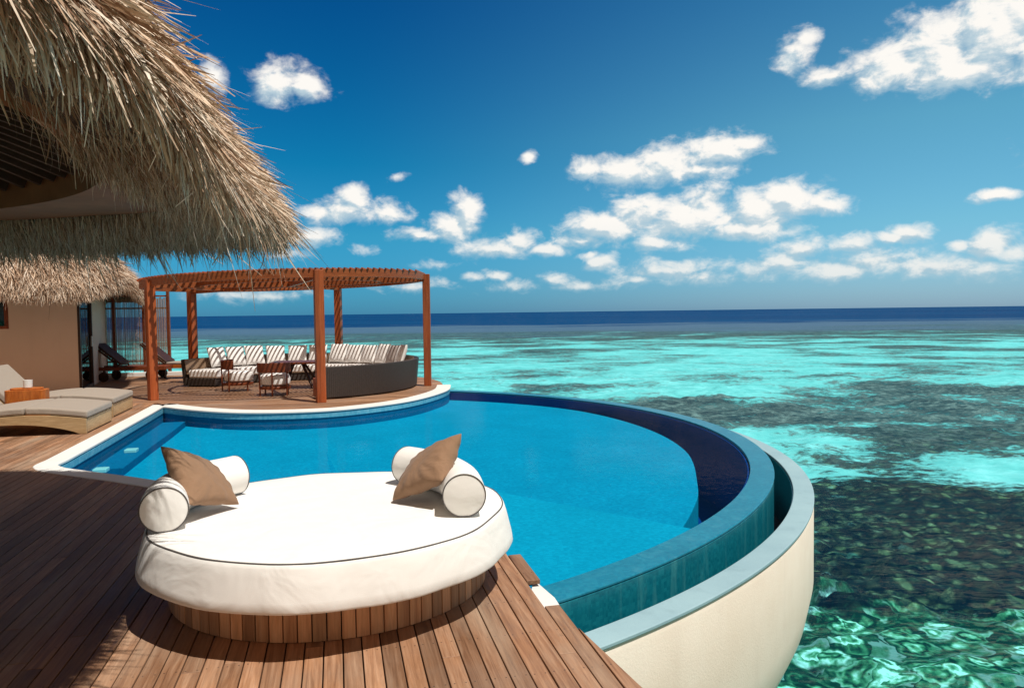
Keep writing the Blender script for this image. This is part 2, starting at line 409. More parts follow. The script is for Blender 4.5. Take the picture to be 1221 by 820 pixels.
M['bamboo'] = m_wood('screen_cane', (.22, .12, .07), (.32, .19, .12), (.42, .27, .18), axis=(9, 9, 9), weather=0)

# ------------------------------------------------------------------ sea
SEA = -2.9
def seabed_mat():
    m, nt = newmat('seabed')
    geo = nt.new('ShaderNodeNewGeometry').outputs['Position']; X, Y, Z = nt.xyz(geo)
    Ys = nt.math('MAXIMUM', Y, 4.0)
    t = nt.math('DIVIDE', nt.math('LOGARITHM', nt.math('DIVIDE', Ys, 10.0), math.e), math.log(100))   # 10 m -> 0, 1000 m -> 1
    q = nt.math('DIVIDE', X, Ys)
    def T(yv): return math.log(yv / 10) / math.log(100)
    rr = nt.map(q, .27, .50, 0, 1, True)
    # share of reef, left and right
    left = nt.ramp(t, [(T(10), .50), (T(16), .55), (T(24), .50), (T(32), .45), (T(60), .47), (T(95), .46), (T(130), .47), (T(170), .52), (T(240), .66), (T(420), .8)])
    right = nt.ramp(t, [(T(10), .42), (T(14.5), .46), (T(16.5), .74), (T(22.5), .74), (T(26), .54), (T(30), .52), (T(35), .59), (T(46), .575), (T(56), .53), (T(66), .49), (T(95), .47), (T(130), .48), (T(170), .54), (T(240), .66), (T(420), .8)])
    bias = nt.mix(rr, left, right)
    # tilt the bands a little: shift t with q
    p2 = nt.comb(X, Y, 0)
    na = nt.noise(nt.scale(p2, (.10, .13, 1)), 1.0, 6, .60, .7)
    nb = nt.noise(nt.scale(p2, (.42, .60, 1)), 1.0, 7, .68, .4)
    ncf = nt.noise(nt.scale(p2, (1.9, 2.8, 1)), 1.0, 7, .70, .25)
    nd = nt.noise(nt.scale(p2, (.045, .060, 1)), 1.0, 7, .64, .6)
    farw = nt.map(t, T(50), T(110), 0, 1)
    nearw = nt.map(t, T(22), T(48), 1, 0)
    n = nt.math('ADD', nt.math('MULTIPLY', na, nt.map(farw, 0, 1, .55, .15)), nt.math('MULTIPLY', nb, nt.map(nearw, 0, 1, .28, .25)))
    n = nt.math('ADD', n, nt.math('MULTIPLY', nd, nt.map(farw, 0, 1, .17, .57)))
    n = nt.math('ADD', n, nt.math('MULTIPLY', nt.math('SUBTRACT', ncf, .5), .30))
    # extra reef patch
    pd = nt.vmath('LENGTH', nt.vmath('MULTIPLY', nt.vmath('SUBTRACT', p2, (12.5, 47, 0)), (1 / 8.5, 1 / 6.5, 0)))
    bsum = nt.math('ADD', bias, nt.map(pd, .5, 1.3, .22, 0, True))
    mk = nt.map(nt.math('ADD', n, nt.math('MULTIPLY', nt.math('SUBTRACT', bsum, .5), .62)), .46, .545, 0, 1, True)
    wv_ = nt.vmath('MULTIPLY', nt.vmath('SUBTRACT', nt.noise(p2, .9, 4, .65, 0, 'Color'), (.5, .5, .5)), (.8, .6, 0))
    pw2 = nt.vmath('ADD', nt.scale(p2, (.75, 1.15, 1)), wv_)
    head = nt.vor(pw2, 1.9, 'F1', 'Distance'); hcol = nt.xyz(nt.vor(pw2, 1.9, 'F1', 'Color'))[1]
    c1 = nt.ramp(nt.noise(nt.scale(p2, (4.2, 4.6, 1)), 1.0, 8, .78, .1), [(.35, (.006, .008, .018)), (.46, (.055, .052, .042)), (.54, (.22, .155, .085)), (.61, (.58, .40, .20)), (.71, (1, .85, .6))])
    c2 = nt.ramp(hcol, [(0, (.008, .03, .038)), (.35, (.03, .09, .065)), (.65, (.12, .18, .08)), (.85, (.30, .30, .13)), (1, (.45, .42, .26))])
    small = nt.vor(nt.vmath('ADD', nt.scale(p2, (1, 1.15, 1)), nt.scale(wv_, (.4, .4, 0))), 3.0, 'F1', 'Distance')
    scol = nt.xyz(nt.vor(nt.vmath('ADD', nt.scale(p2, (1, 1.15, 1)), nt.scale(wv_, (.4, .4, 0))), 3.0, 'F1', 'Color'))[0]
    c3 = nt.ramp(scol, [(0, (.012, .022, .03)), (.35, (.04, .06, .05)), (.6, (.11, .12, .07)), (.82, (.20, .19, .08)), (.95, (.34, .29, .16)), (1, (.7, .62, .42))])
    coral = nt.mix(.5, c1, c3)
    coral = nt.mix(nt.map(small, .34, .56, 0, .85), coral, (.003, .006, .012, 1))  # gaps between coral heads darkened in the colour, as crevice shade
    coral = nt.mix(nt.map(head, .40, .62, 0, .8), coral, (.003, .008, .014, 1))
    coralf = nt.ramp(nt.math('MULTIPLY_ADD', ncf, .55, nt.math('MULTIPLY', nb, .45)), [(.40, (.02, .03, .045)), (.50, (.14, .10, .10)), (.62, (.55, .32, .30))])
    coral = nt.mix(nt.map(t, T(26), T(44), 0, 1), coral, coralf)
    sand = nt.ramp(nb, [(.25, (.20, .44, .44)), (.5, (.50, .70, .68)), (.72, (.92, .92, .92))])
    # near rubble: green cells, pale rings painted to mimic refraction through the ripples
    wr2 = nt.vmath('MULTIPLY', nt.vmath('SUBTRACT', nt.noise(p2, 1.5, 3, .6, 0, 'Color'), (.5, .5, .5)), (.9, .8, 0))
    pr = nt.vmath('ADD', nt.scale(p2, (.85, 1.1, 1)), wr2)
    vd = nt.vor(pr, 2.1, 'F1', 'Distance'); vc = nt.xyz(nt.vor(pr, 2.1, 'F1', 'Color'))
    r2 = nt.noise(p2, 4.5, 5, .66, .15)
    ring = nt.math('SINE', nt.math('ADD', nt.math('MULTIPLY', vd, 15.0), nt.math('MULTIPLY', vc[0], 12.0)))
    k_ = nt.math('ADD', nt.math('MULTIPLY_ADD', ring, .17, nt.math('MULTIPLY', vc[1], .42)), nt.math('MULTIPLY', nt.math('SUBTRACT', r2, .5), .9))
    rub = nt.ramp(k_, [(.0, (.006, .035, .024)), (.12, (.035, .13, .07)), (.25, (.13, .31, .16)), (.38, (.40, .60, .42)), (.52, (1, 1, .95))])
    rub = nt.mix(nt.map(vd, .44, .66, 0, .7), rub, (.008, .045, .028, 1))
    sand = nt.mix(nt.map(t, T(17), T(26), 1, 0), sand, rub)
    col = nt.mix(mk, sand, coral)
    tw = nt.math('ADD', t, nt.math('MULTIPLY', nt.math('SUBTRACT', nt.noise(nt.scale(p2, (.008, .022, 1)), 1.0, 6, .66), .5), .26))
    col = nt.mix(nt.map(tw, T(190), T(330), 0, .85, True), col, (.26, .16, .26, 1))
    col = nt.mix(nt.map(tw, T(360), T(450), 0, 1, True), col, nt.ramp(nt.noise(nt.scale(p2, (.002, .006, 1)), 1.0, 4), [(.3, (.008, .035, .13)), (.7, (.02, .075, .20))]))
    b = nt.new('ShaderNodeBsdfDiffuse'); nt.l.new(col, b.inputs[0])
    o = nt.new('ShaderNodeOutputMaterial'); nt.l.new(b.outputs[0], o.inputs[0]); return m
def water_mat(name, tint, ripple, ior=1.33, rough=.03, refr=0.0, dist=.02, strength=.6, dim=1.0):
    m, nt = newmat(name)
    geo = nt.new('ShaderNodeNewGeometry').outputs['Position']
    h = ripple(nt, geo); bp = nt.bump(h, strength, dist)
    t = nt.new('ShaderNodeBsdfTransparent'); t.inputs[0].default_value = tint + (1,)
    base = t.outputs[0]
    if refr > 0:
        rf = nt.new('ShaderNodeBsdfRefraction'); rf.inputs['Color'].default_value = tint + (1,); rf.inputs['IOR'].default_value = 1.2; rf.inputs['Roughness'].default_value = 0
        nt.l.new(bp, rf.inputs['Normal'])
        mm = nt.new('ShaderNodeMixShader'); mm.inputs[0].default_value = refr
        nt.l.new(t.outputs[0], mm.inputs[1]); nt.l.new(rf.outputs[0], mm.inputs[2]); base = mm.outputs[0]
    g = nt.new('ShaderNodeBsdfGlossy'); g.inputs['Roughness'].default_value = rough; nt.l.new(bp, g.inputs['Normal'])
    fr = nt.new('ShaderNodeFresnel'); fr.inputs[0].default_value = ior; nt.l.new(bp, fr.inputs['Normal'])
    mx = nt.new('ShaderNodeMixShader'); nt.l.new(nt.math('MULTIPLY', fr.outputs[0], dim), mx.inputs[0])
    nt.l.new(base, mx.inputs[1]); nt.l.new(g.outputs[0], mx.inputs[2])
    o = nt.new('ShaderNodeOutputMaterial'); nt.l.new(mx.outputs[0], o.inputs[0]); return m
def sea_ripple(nt, p):
    a = nt.noise(nt.scale(p, (1.0, 2.2, 1)), 1.1, 3, .55, .4)
    b = nt.noise(nt.scale(p, (.12, .35, 1)), 1.0, 3, .5, .3)
    c = nt.noise(nt.scale(p, (3, 4, 1)), 1.0, 2, .5)
    return nt.math('ADD', nt.math('ADD', a, nt.math('MULTIPLY', b, 5.0)), nt.math('MULTIPLY', c, .16))
def pool_ripple(nt, p):
    a = nt.noise(p, 7.0, 3, .55, .3)
    X, Y, Z = nt.xyz(p)
    amp = nt.map(X, -5.0, -1.0, .12, 1.0)
    return nt.math('MULTIPLY', a, amp)
M['sea'] = water_mat('sea_water', (.50, .92, .955), sea_ripple, rough=.05, refr=.0, dist=.10, strength=.35, dim=.075)
M['pool_water'] = water_mat('pool_water', (.50, .90, .97), pool_ripple, rough=.01, dist=.004, strength=.6, dim=.03)

def wgrid(xs, ys, zf):
    vs = [(x_, y_, zf(x_, y_)) for y_ in ys for x_ in xs]; nx = len(xs)
    fs = [(j * nx + i, j * nx + i + 1, (j + 1) * nx + i + 1, (j + 1) * nx + i) for j in range(len(ys) - 1) for i in range(nx - 1)]
    return vs, fs
def bed(x_, y_):
    z_ = -4.6
    if y_ < 90 and abs(x_) < 90:
        k = max(0, min(1, (90 - y_) / 30))
        p = Vector((x_, y_, 0))
        a = mnoise.fractal(p * .16, 1, 2, 3); b = mnoise.fractal(p * .75, 1, 2, 3)
        c = abs(mnoise.noise(p * 1.9)) 
        dd0 = mnoise.voronoi(Vector((x_ * .9 + .9 * b, y_ * 1.1 + .7 * a, 0)))[0][0]
        dd1 = mnoise.voronoi(Vector((x_ * 2.3 + b, y_ * 2.3, 3.1)))[0][0]
        nr_w = max(0, min(1, (26 - y_) / 4)) * max(0, min(1, (y_ - 14) / 2))
        z_ += k * (.25 * a + .10 * b) + (.3 * k + .45 * nr_w) * max(0, .62 - dd0) * max(.25, min(1, .5 + 2 * a)) + .22 * nr_w * max(0, .6 - dd1)
    return z_
s_ = MB()
ys = list(np.concatenate([np.geomspace(5, 13, 60)[:-1], np.linspace(13, 27, 240)[:-1], np.geomspace(27, 90, 170)])); xs = list(np.linspace(0, 1, 460))
vs = []; nx = 460
for y_ in ys:
    for u in xs:
        x_ = -14 + u * (y_ * .85 + 24 + 0)
        vs.append((x_, y_, bed(x_, y_)))
fs = [(j * nx + i, j * nx + i + 1, (j + 1) * nx + i + 1, (j + 1) * nx + i) for j in range(len(ys) - 1) for i in range(nx - 1)]
s_.add(vs, fs)
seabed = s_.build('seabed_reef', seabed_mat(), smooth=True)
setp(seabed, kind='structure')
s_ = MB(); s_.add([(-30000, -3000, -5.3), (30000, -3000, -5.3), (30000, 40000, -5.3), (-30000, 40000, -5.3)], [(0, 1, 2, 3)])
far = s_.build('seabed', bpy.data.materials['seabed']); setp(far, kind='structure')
s_ = MB(); s_.add([(-30000, -3000, SEA), (30000, -3000, SEA), (30000, 40000, SEA), (-30000, 40000, SEA)], [(0, 1, 2, 3)])
sea = s_.build('sea', M['sea']); setp(sea, kind='structure')

# ------------------------------------------------------------------ pool
PC = (-4.31, 10.74); WL = -.12
# terrace edge seen from the pool, from the corner round to the far side
T0 = Vector((-7.05, 14.85))
terr = catmull([(-6.97, 14.76), (-5.74, 13.86), (-4.66, 13.42), (-3.49, 13.52), (-2.71, 14.1), (-2.12, 14.95), (-1.72, 16.2), (-1.62, 17.3), (-1.85, 18.9), (-2.6, 20.3), (-3.9, 21.4), (-5.4, 21.7)], 8)
terr = [Vector((p[0], p[1])) for p in [(q.x, q.y) if hasattr(q, 'x') else q for q in terr]]
leftedge = [Vector((-5.60, 8.95)), Vector((-7.0, 14.72))]
corner = catmull([(-3.0, 7.1), (-3.77, 7.53), (-4.26, 7.80), (-4.85, 8.10), (-5.25, 8.32), (-5.52, 8.60), (-5.60, 8.95)], 5)
corner = [Vector((p.x, p.y)) for p in corner]
bul_c = (-1.15, 4.70)
bulge = [Vector(p) for p in [(.16, 4.44), (.10, 4.62)]] + [Vector(p) for p in arc(bul_c, 1.27, 2, 112, 26)] + [Vector((-2.0, 6.45)), Vector((-2.5, 6.80))]
rightedge = [Vector((2.3, -1.6)), Vector((1.35, 1.15)), Vector((.57, 3.34)), Vector((.38, 3.9)), Vector((.18, 4.40))]
main_poly = rightedge + bulge + corner + [Vector((-7.05, 14.85)), Vector((-14, 14.0)), Vector((-16, 12)), Vector((-16, -1.6))]
terr_poly = [Vector((-7.05, 14.88))] + terr[1:] + [Vector((-7.2, 22.2)), Vector((-14.5, 23)), Vector((-16, 20)), Vector((-14, 14.02))]
def planks(poly, ang, pw, gap, z1, th, seg=2.7):
    """clipped boards in a frame turned by ang; returns MB in the turned frame"""
    ca, sa = math.cos(-ang), math.sin(-ang)
    P = [Vector((p.x * ca - p.y * sa, p.x * sa + p.y * ca)) for p in poly]
    x0 = min(p.x for p in P); x1 = max(p.x for p in P); mb = MB()
    def cuts(xx):
        out = []
        for i in range(len(P)):
            a, b = P[i], P[(i + 1) % len(P)]
            if (a.x - xx) * (b.x - xx) < 0: out.append(a.y + (b.y - a.y) * (xx - a.x) / (b.x - a.x))
        return sorted(out)
    xx = math.floor(x0 / pw) * pw
    while xx < x1:
        xa, xb = xx + gap / 2, xx + pw - gap / 2
        ca_, cb_, cm = cuts(xa), cuts(xb), cuts((xa + xb) / 2)
        if len(ca_) != len(cm): ca_ = cm
        if len(cb_) != len(cm): cb_ = cm
        for k in range(0, len(cm) - 1, 2):
            ya0, ya1, yb0, yb1 = ca_[k], ca_[k + 1], cb_[k], cb_[k + 1]
            lo, hi = max(ya0, yb0), min(ya1, yb1)
            br = []; t = lo + random.uniform(.4, seg)
            while t < hi - .5: br.append(t); t += seg * random.uniform(.75, 1.15)
            ends = [None] + br + [None]
            dz = random.uniform(-.0015, .0015)
            for e0, e1 in zip(ends[:-1], ends[1:]):
                p0 = (xa, ya0 if e0 is None else e0 + .002); p1 = (xb, yb0 if e0 is None else e0 + .002)
                p2 = (xb, yb1 if e1 is None else e1 - .002); p3 = (xa, ya1 if e1 is None else e1 - .002)
                mb.prism([p0, p1, p2, p3], z1 - th, z1 + dz)
        xx += pw
    return mb
DA = math.atan2(.227, .974)
dk = planks(main_poly, DA, .095, .007, 0, .028).build('main_deck', M['deck'], bevel=.002, seg=1)
dk.rotation_euler.z = DA; setp(dk, kind='structure')
TA = R(98)
dk2 = planks(terr_poly, TA, .095, .007, 0, .028).build('pergola_deck', M['deck'])
dk2.rotation_euler.z = TA; setp(dk2, kind='structure')
# solid substructure below the boards
sub = MB(); sub.prism([(p.x, p.y) for p in main_poly], -.34, -.05); sub.prism([(p.x, p.y) for p in terr_poly], -.34, -.05)
so = sub.build('deck_base', M['darkwood']); setp(so, kind='structure')

pool = empty('swimming_pool', (-4.31, 10.74, -.12), 'blue infinity pool with a curved overflow edge between the timber decks', 'swimming pool')
A0, A1 = R(-62), R(70)      # wall arc from under the near deck to the far terrace
w = MB(); w.lathe([(7.35, -1.5), (7.60, -1.5), (7.60, -.135), (7.35, -.135)], (*PC, 0), 160, A0, A1, True)
w.build('overflow_wall', M['edge_out'], pool, smooth=True, bevel=.008)
w = MB(); w.lathe(ring_prof(7.345, 7.604, -.134, -.112), (*PC, 0), 160, A0, A1, True)
w.build('overflow_rim', M['edge_top'], pool, smooth=True, bevel=.006)
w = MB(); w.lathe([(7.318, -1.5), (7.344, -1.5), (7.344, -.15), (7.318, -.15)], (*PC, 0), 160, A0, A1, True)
w.build('inner_wall', M['pool_shade'], pool, smooth=True)
# catch basin
w = MB(); w.lathe([(7.80, -1.0), (7.80, -.29), (7.985, -.29), (8.0, -.34), (8.0, -1.1), (7.94, -1.4), (7.83, -1.65), (7.70, -1.87), (7.57, -2.05), (7.50, -2.3), (7.44, -2.6), (7.30, -3.6), (7.30, -5.2), (7.0, -5.2), (7.0, -1.62), (7.40, -1.56), (7.40, -1.0)], (*PC, 0), 200, R(-75), R(80), True)
w.build('catch_basin', M['cream'], pool, smooth=True)
w = MB(); w.lathe(ring_prof(7.796, 8.004, -.2895, -.262), (*PC, 0), 200, R(-75), R(80), True)
w.build('basin_rim', M['rim'], pool, smooth=True, bevel=.006)
w = MB(); w.lathe(ring_prof(7.785, 7.798, -1.0, -.292), (*PC, 0), 200, R(-75), R(80), True)
w.build('basin_lining', M['edge_out'], pool, smooth=True)
w = MB(); w.lathe(ring_prof(7.61, 7.784, -1.02, -.99), (*PC, 0), 120, R(-75), R(80), True)
w.build('gutter_floor', M['black'], pool)
# floor and straight walls
inner_c = [p for p in offset_poly(corner, -.0)]
FZ = -.32
fl = MB(); fl.prism([(-9, 3.2), (5, 3.2), (5, 20), (-9, 20)], FZ - .05, FZ)
flo = MB()
fc = catmull([(1.48, 6.75), (1.82, 7.6), (2.12, 8.62), (2.48, 10.8), (2.27, 13.0), (1.47, 15.1), (.30, 16.45), (-1.05, 17.3), (-2.5, 17.9)], 8)  # floor edge shaped to the outline of the wall's shadow
fc = [Vector((p.x, p.y)) for p in fc]
outl = fc + [Vector((-7.2, 15.2)), Vector((-5.7, 8.8)), Vector((-2.5, 6.4)), Vector((-1.5, 5.4)), Vector((.0, 5.4))]
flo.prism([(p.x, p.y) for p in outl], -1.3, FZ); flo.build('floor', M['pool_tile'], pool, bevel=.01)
w = MB(); w.lathe(ring_prof(6.2, 7.33, -1.3, -1.22), (*PC, 0), 120, R(-40), R(70), True); w.build('shade_trough', M['pool_shade'], pool)  # made-up trough beyond the floor edge, gives the dark shadow crescent
# shallow shelf on the near side
sh = [Vector(p) for p in arc(PC, 7.31, -58, -34.6, 30)] + [Vector((1.66, 6.62)), Vector((-.23, 8.2)), Vector((-2.3, 8.7)), Vector((-3.5, 7.55)), Vector((-3.2, 6.9)), Vector((-1.6, 5.5)), Vector((-.7, 4.0))]
w = MB(); w.prism([(p.x, p.y) for p in sh], -1.29, FZ + .07); w.build('shelf', M['shelf_tile'], pool, bevel=.01)
def wallstrip(P, off0, off1, z0, z1):
    a = offset_poly(P, off0); b = offset_poly(P, off1); mb = MB()
    rows = [[(p.x, p.y, z0), (p.x, p.y, z1), (q.x, q.y, z1), (q.x, q.y, z0)] for p, q in zip(a, b)]
    return mb.loft(rows, cu=True, cap=True)
# direction: near deck -> round the left corner -> terrace ; pool lies to the right of travel
edge_left = [Vector((-1.9, 6.42)), Vector((-2.3, 6.66))] + corner + [Vector((-5.95, 10.4)), Vector((-6.3, 11.85)), Vector((-6.65, 13.3)), Vector((-6.95, 14.5))]
# left to right of travel = -offset
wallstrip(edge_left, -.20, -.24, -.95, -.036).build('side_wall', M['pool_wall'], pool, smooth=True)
wallstrip(edge_left, -.241, -.25, -.13, -.045).build('side_waterline_band', M['band'], pool, smooth=True)
wallstrip(edge_left, .0, -.25, -.035, .006).build('side_coping', M['coping'], pool, smooth=True, bevel=.012)
edge_t = [Vector((-6.93, 14.6))] + terr[1:56]
tt = [Vector((-6.72, 14.5))] + terr[2:60]
wallstrip(tt, -.10, -.16, -2.2, -.036).build('terrace_wall', M['pool_wall'], pool, smooth=True)
wallstrip(tt, -.161, -.175, -.13, -.045).build('terrace_waterline_band', M['band'], pool, smooth=True)
wallstrip(tt, .14, -.19, -.035, .006).build('terrace_coping', M['coping'], pool, smooth=True, bevel=.012)
# ledge along the left wall with two pale return fittings
led = [Vector((-5.58, 9.4)), Vector((-5.95, 10.9)), Vector((-6.3, 12.4)), Vector((-6.6, 13.6))]
wallstrip(led, -.24, -.62, -.40, -.22).build('ledge', M['pool_wall'], pool)
for (px_, py_) in ((-5.15, 9.35), (-5.45, 10.7)):
    w = MB(); w.box((px_, py_, -.20), (.16, .16, .05), DA); w.build('return_fitting', M['ceramic'], pool, bevel=.01)
# bulge wall below the deck nose and the white end block
bw = [Vector((.155, 4.42)), Vector((.095, 4.62))] + [Vector(p) for p in arc(bul_c, 1.262, 2, 112, 26)] + [Vector((-2.0, 6.44)), Vector((-2.4, 6.72))]
wallstrip(bw, .0, .06, -.95, -.035).build('near_wall', M['pool_wall'], pool, smooth=True)
w = MB(); w.prism([(-.02, 4.52), (.08, 4.86), (.155, 4.80), (.245, 4.56), (.275, 4.40), (.16, 4.3), (.0, 4.3)], -.5, -.045); w.build('end_block', M['coping'], pool, bevel=.012)
# water
outl = [Vector(p) for p in arc(PC, 7.352, -62, 62, 120)] + [Vector((-2.4, 17.2)), Vector((-3.0, 14.9)), Vector((-4.6, 14.1)), Vector((-5.6, 14.5)), Vector((-6.95, 14.9)), Vector((-5.6, 9.0)), Vector((-5.1, 8.3)), Vector((-4.2, 7.8)), Vector((-2.3, 6.6)), Vector((-1.2, 5.5)), Vector((-.6, 4.4)), Vector((-.7, 4.1))]
wm = MB(); wm.v = [(p.x, p.y, WL) for p in outl] + [(-2.5, 10.0, WL)]; no_ = len(outl); wm.f = [(no_, i, (i + 1) % no_) for i in range(no_)]
pw_ = wm.build('pool_water', M['pool_water']); setp(pw_, kind='structure')
# face must look up
# ------------------------------------------------------------------ thatch
def mesh_from_arrays(name, V, F, mat, parent):
    me = bpy.data.meshes.new(name)
    me.vertices.add(len(V)); me.vertices.foreach_set('co', V.astype(np.float32).ravel())
    n = len(F); me.loops.add(n * 4); me.loops.foreach_set('vertex_index', F.astype(np.int32).ravel())
    me.polygons.add(n); me.polygons.foreach_set('loop_start', np.arange(0, n * 4, 4, dtype=np.int32))
    try: me.polygons.foreach_set('loop_total', np.full(n, 4, dtype=np.int32))
    except Exception: pass
    me.update(calc_edges=True); me.validate()
    return link_mesh(name, me, mat, parent)
def strands(P, D, Nn, L, Wd, droop, curl=.17, nseg=4):
    """ribbons: roots P, directions D, surface normals Nn"""
    n = len(P); L = L[:, None]; out = []
    side = np.cross(D, Nn); side /= np.linalg.norm(side, axis=1)[:, None] + 1e-9
    tw = rng.normal(0, .7, n)[:, None]
    side = side * np.cos(tw) + Nn * np.sin(tw)
    cu = rng.normal(0, curl, (n, 3)) * L
    t = np.linspace(0, 1, nseg)
    for k, tk in enumerate(t):
        c = P + D * L * tk + cu * tk * tk
        c[:, 2] -= (droop[:, None] * L * tk * tk)[:, 0]
        wk = (Wd * (1 - .80 * tk ** 3.0) * (.55 + .45 * min(1, tk * 4)))[:, None]
        out += [c - side * wk / 2, c + side * wk / 2]
    V = np.stack(out, 1).reshape(-1, 3); m = 2 * nseg
    base = (np.arange(n) * m)[:, None]
    F = np.concatenate([base + np.array([[2 * k, 2 * k + 1, 2 * k + 3, 2 * k + 2]]) for k in range(nseg - 1)], 0)
    F = F.reshape(nseg - 1, n, 4).transpose(1, 0, 2).reshape(-1, 4)
    return V, F
class Roof:
    def __init__(s, eave, prof, C, closed=True):
        s.E = np.array([list(p) for p in catmull([Vector(p) for p in eave], 12, closed)]); s.n = len(s.E)
        s.prof = np.array(prof); s.C = np.array(C)
    def at(s, u, k, h):
        """u in [0,1) round the eave; k inset share to the centre; h height above the tips"""
        x_ = (u % 1.0) * s.n; i = np.floor(x_).astype(int) % s.n; f = (x_ - np.floor(x_))[:, None]
        e = s.E[i] * (1 - f) + s.E[(i + 1) % s.n] * f
        p = e.copy(); cc = np.array([s.C[0], s.C[1]])
        p[:, :2] = e[:, :2] * (1 - k[:, None]) + cc * k[:, None]
        p[:, 2] = e[:, 2] * (1 - k) + s.C[2] * k + h
        return p
    def surf(s, u, t):
        """t in [0,1] along the profile"""
        m = len(s.prof) - 1; x_ = np.clip(t, 0, .9999) * m; i = np.floor(x_).astype(int); f = x_ - i
        pr = s.prof[i] * (1 - f)[:, None] + s.prof[i + 1] * f[:, None]
        return s.at(u, pr[:, 0], pr[:, 1])
    def frame(s, u, t):
        e = 1e-3
        p = s.surf(u, t); du = s.surf(u + e, t) - p; dt = s.surf(u, t + e * 3) - s.surf(u, np.maximum(t - e * 3, 0))
        du /= np.linalg.norm(du, axis=1)[:, None]; dt /= np.linalg.norm(dt, axis=1)[:, None]
        nrm = np.cross(du, dt); nrm /= np.linalg.norm(nrm, axis=1)[:, None]
        out = p[:, :2] - s.C[:2]; sgn = np.sign((nrm[:, :2] * out).sum(1)); nrm *= np.where(sgn == 0, 1, sgn)[:, None]
        return p, du, -dt, nrm

# main pavilion roof (eave tips; ht above camera grows with distance)
def ez(y_): return CAMZ + .68 - .026 * max(min(y_, 7.6), 0)
eave = [(-1.32, 1.2), (-1.27, 1.9), (-1.32, 2.9), (-1.60, 4.0), (-1.74, 5.0), (-1.88, 6.0), (-2.22, 6.95), (-3.3, 7.3), (-4.6, 7.55), (-7.0, 7.6), (-9.3, 7.4), (-11, 6.4), (-11.3, 4.5), (-11, 2), (-9.5, .2), (-7.5, -.6), (-5, -.6), (-3, -.2), (-1.85, .45)]
roof1 = Roof([(a, b, ez(b)) for a, b in eave], [(0, 0), (.005, .36), (.045, .68), (.105, 1.02), (.195, 1.4), (.32, 1.85), (.5, 2.6), (.68, 3.5), (1, 4.2)], (-6.6, 3.5, ez(4)))
t1 = empty('pavilion_roof', (-6.6, 3.9, 0), 'large shaggy thatched roof in the upper left with its dark rafters showing underneath', 'thatched roof')
def roof_core(rf, parent, t0=.06, inset=.10):
    nu = 140; ts = [t0, .12, .2, .3, .4, .5, .62, .75, .88, .99]; rows = []
    for t in ts:
        u = np.arange(nu) / nu; tt_ = np.full(nu, t); p, du, dn, nr = rf.frame(u, tt_)
        rows.append([tuple(q) for q in (p - nr * inset)])
    return rows
rows = roof_core(roof1, t1, .10)
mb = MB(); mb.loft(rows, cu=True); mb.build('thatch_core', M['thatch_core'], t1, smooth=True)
# visible part of the eave: which u are in front
def near_bias(rf, n, t_lo, t_hi, umask, tpow=1.0):
    U = []; Tt = []
    got = 0
    while got < n:
        u = rng.random(n * 3); t = t_lo + (t_hi - t_lo) * rng.random(n * 3) ** tpow
        p = rf.surf(u, t); keep = umask(p) > rng.random(n * 3)
        U.append(u[keep]); Tt.append(t[keep]); got += keep.sum()
    return np.concatenate(U)[:n], np.concatenate(Tt)[:n]
def unit(v): return v / (np.linalg.norm(v, axis=1)[:, None] + 1e-9)
vis1 = lambda p: np.where((p[:, 1] > .6) & (p[:, 0] > -7.5), 1.0 / (1 + .03 * np.maximum(p[:, 1] - 2, 0) ** 2), .03)
def thatch(rf, parent, n, t_lo, t_hi, Lr, Wr, mask, lift=.10, drop=(.0, .25), tpow=1., yaw=.16, name='thatch', mat=None, off=(-.06, .03), over=.0, lo=.45, hi=.95):
    u, t = near_bias(rf, n, t_lo, t_hi, mask, tpow)
    p, du, dn, nr = rf.frame(u, t)
    p = p + nr * rng.uniform(off[0], off[1], n)[:, None]
    D = unit(dn + du * rng.normal(0, yaw, n)[:, None] + nr * rng.normal(lift, .07, n)[:, None])
    L = rng.uniform(Lr[0], Lr[1], n)
    hh = p[:, 2] - rf.at(u, np.zeros(n), np.zeros(n))[:, 2]
    L = np.minimum(L, hh * rng.uniform(lo, hi, n) + over * rng.random(n) ** 3); Wd = rng.uniform(Wr[0], Wr[1], n)
    V, F = strands(p, D, nr, L, Wd, rng.uniform(drop[0], drop[1], n))
    return V, F
def merge(parts):
    Vs = []; Fs = []; b = 0
    for V, F in parts: Vs.append(V); Fs.append(F + b); b += len(V)
    return np.concatenate(Vs), np.concatenate(Fs)
parts1 = [thatch(roof1, t1, 44000, .10, .74, (.20, .46), (.007, .017), vis1, yaw=.32, lift=.12, drop=(0, .15)),
          thatch(roof1, t1, 18000, .10, .70, (.20, .50), (.012, .027), vis1, yaw=.42, lift=.14, drop=(0, .3)),
          thatch(roof1, t1, 11000, .09, .20, (.25, .50), (.006, .014), vis1, yaw=.22, lift=.03, drop=(0, .1), lo=.4, hi=.8),
          thatch(roof1, t1, 2600, .08, .20, (.3, .6), (.007, .015), vis1, yaw=.20, lift=.03, drop=(0, .1), lo=.8, hi=1.08),
          thatch(roof1, t1, 240, .08, .19, (.5, .9), (.007, .014), lambda p: vis1(p) * (p[:, 1] > 2.7), yaw=.18, lift=.04, over=.36, lo=1, hi=1.2),
          thatch(roof1, t1, 300, .10, .5, (.3, .6), (.004, .008), vis1, yaw=.6, lift=.4)]
V, F = merge(parts1); mesh_from_arrays('thatch', V, F, M['thatch'], t1)
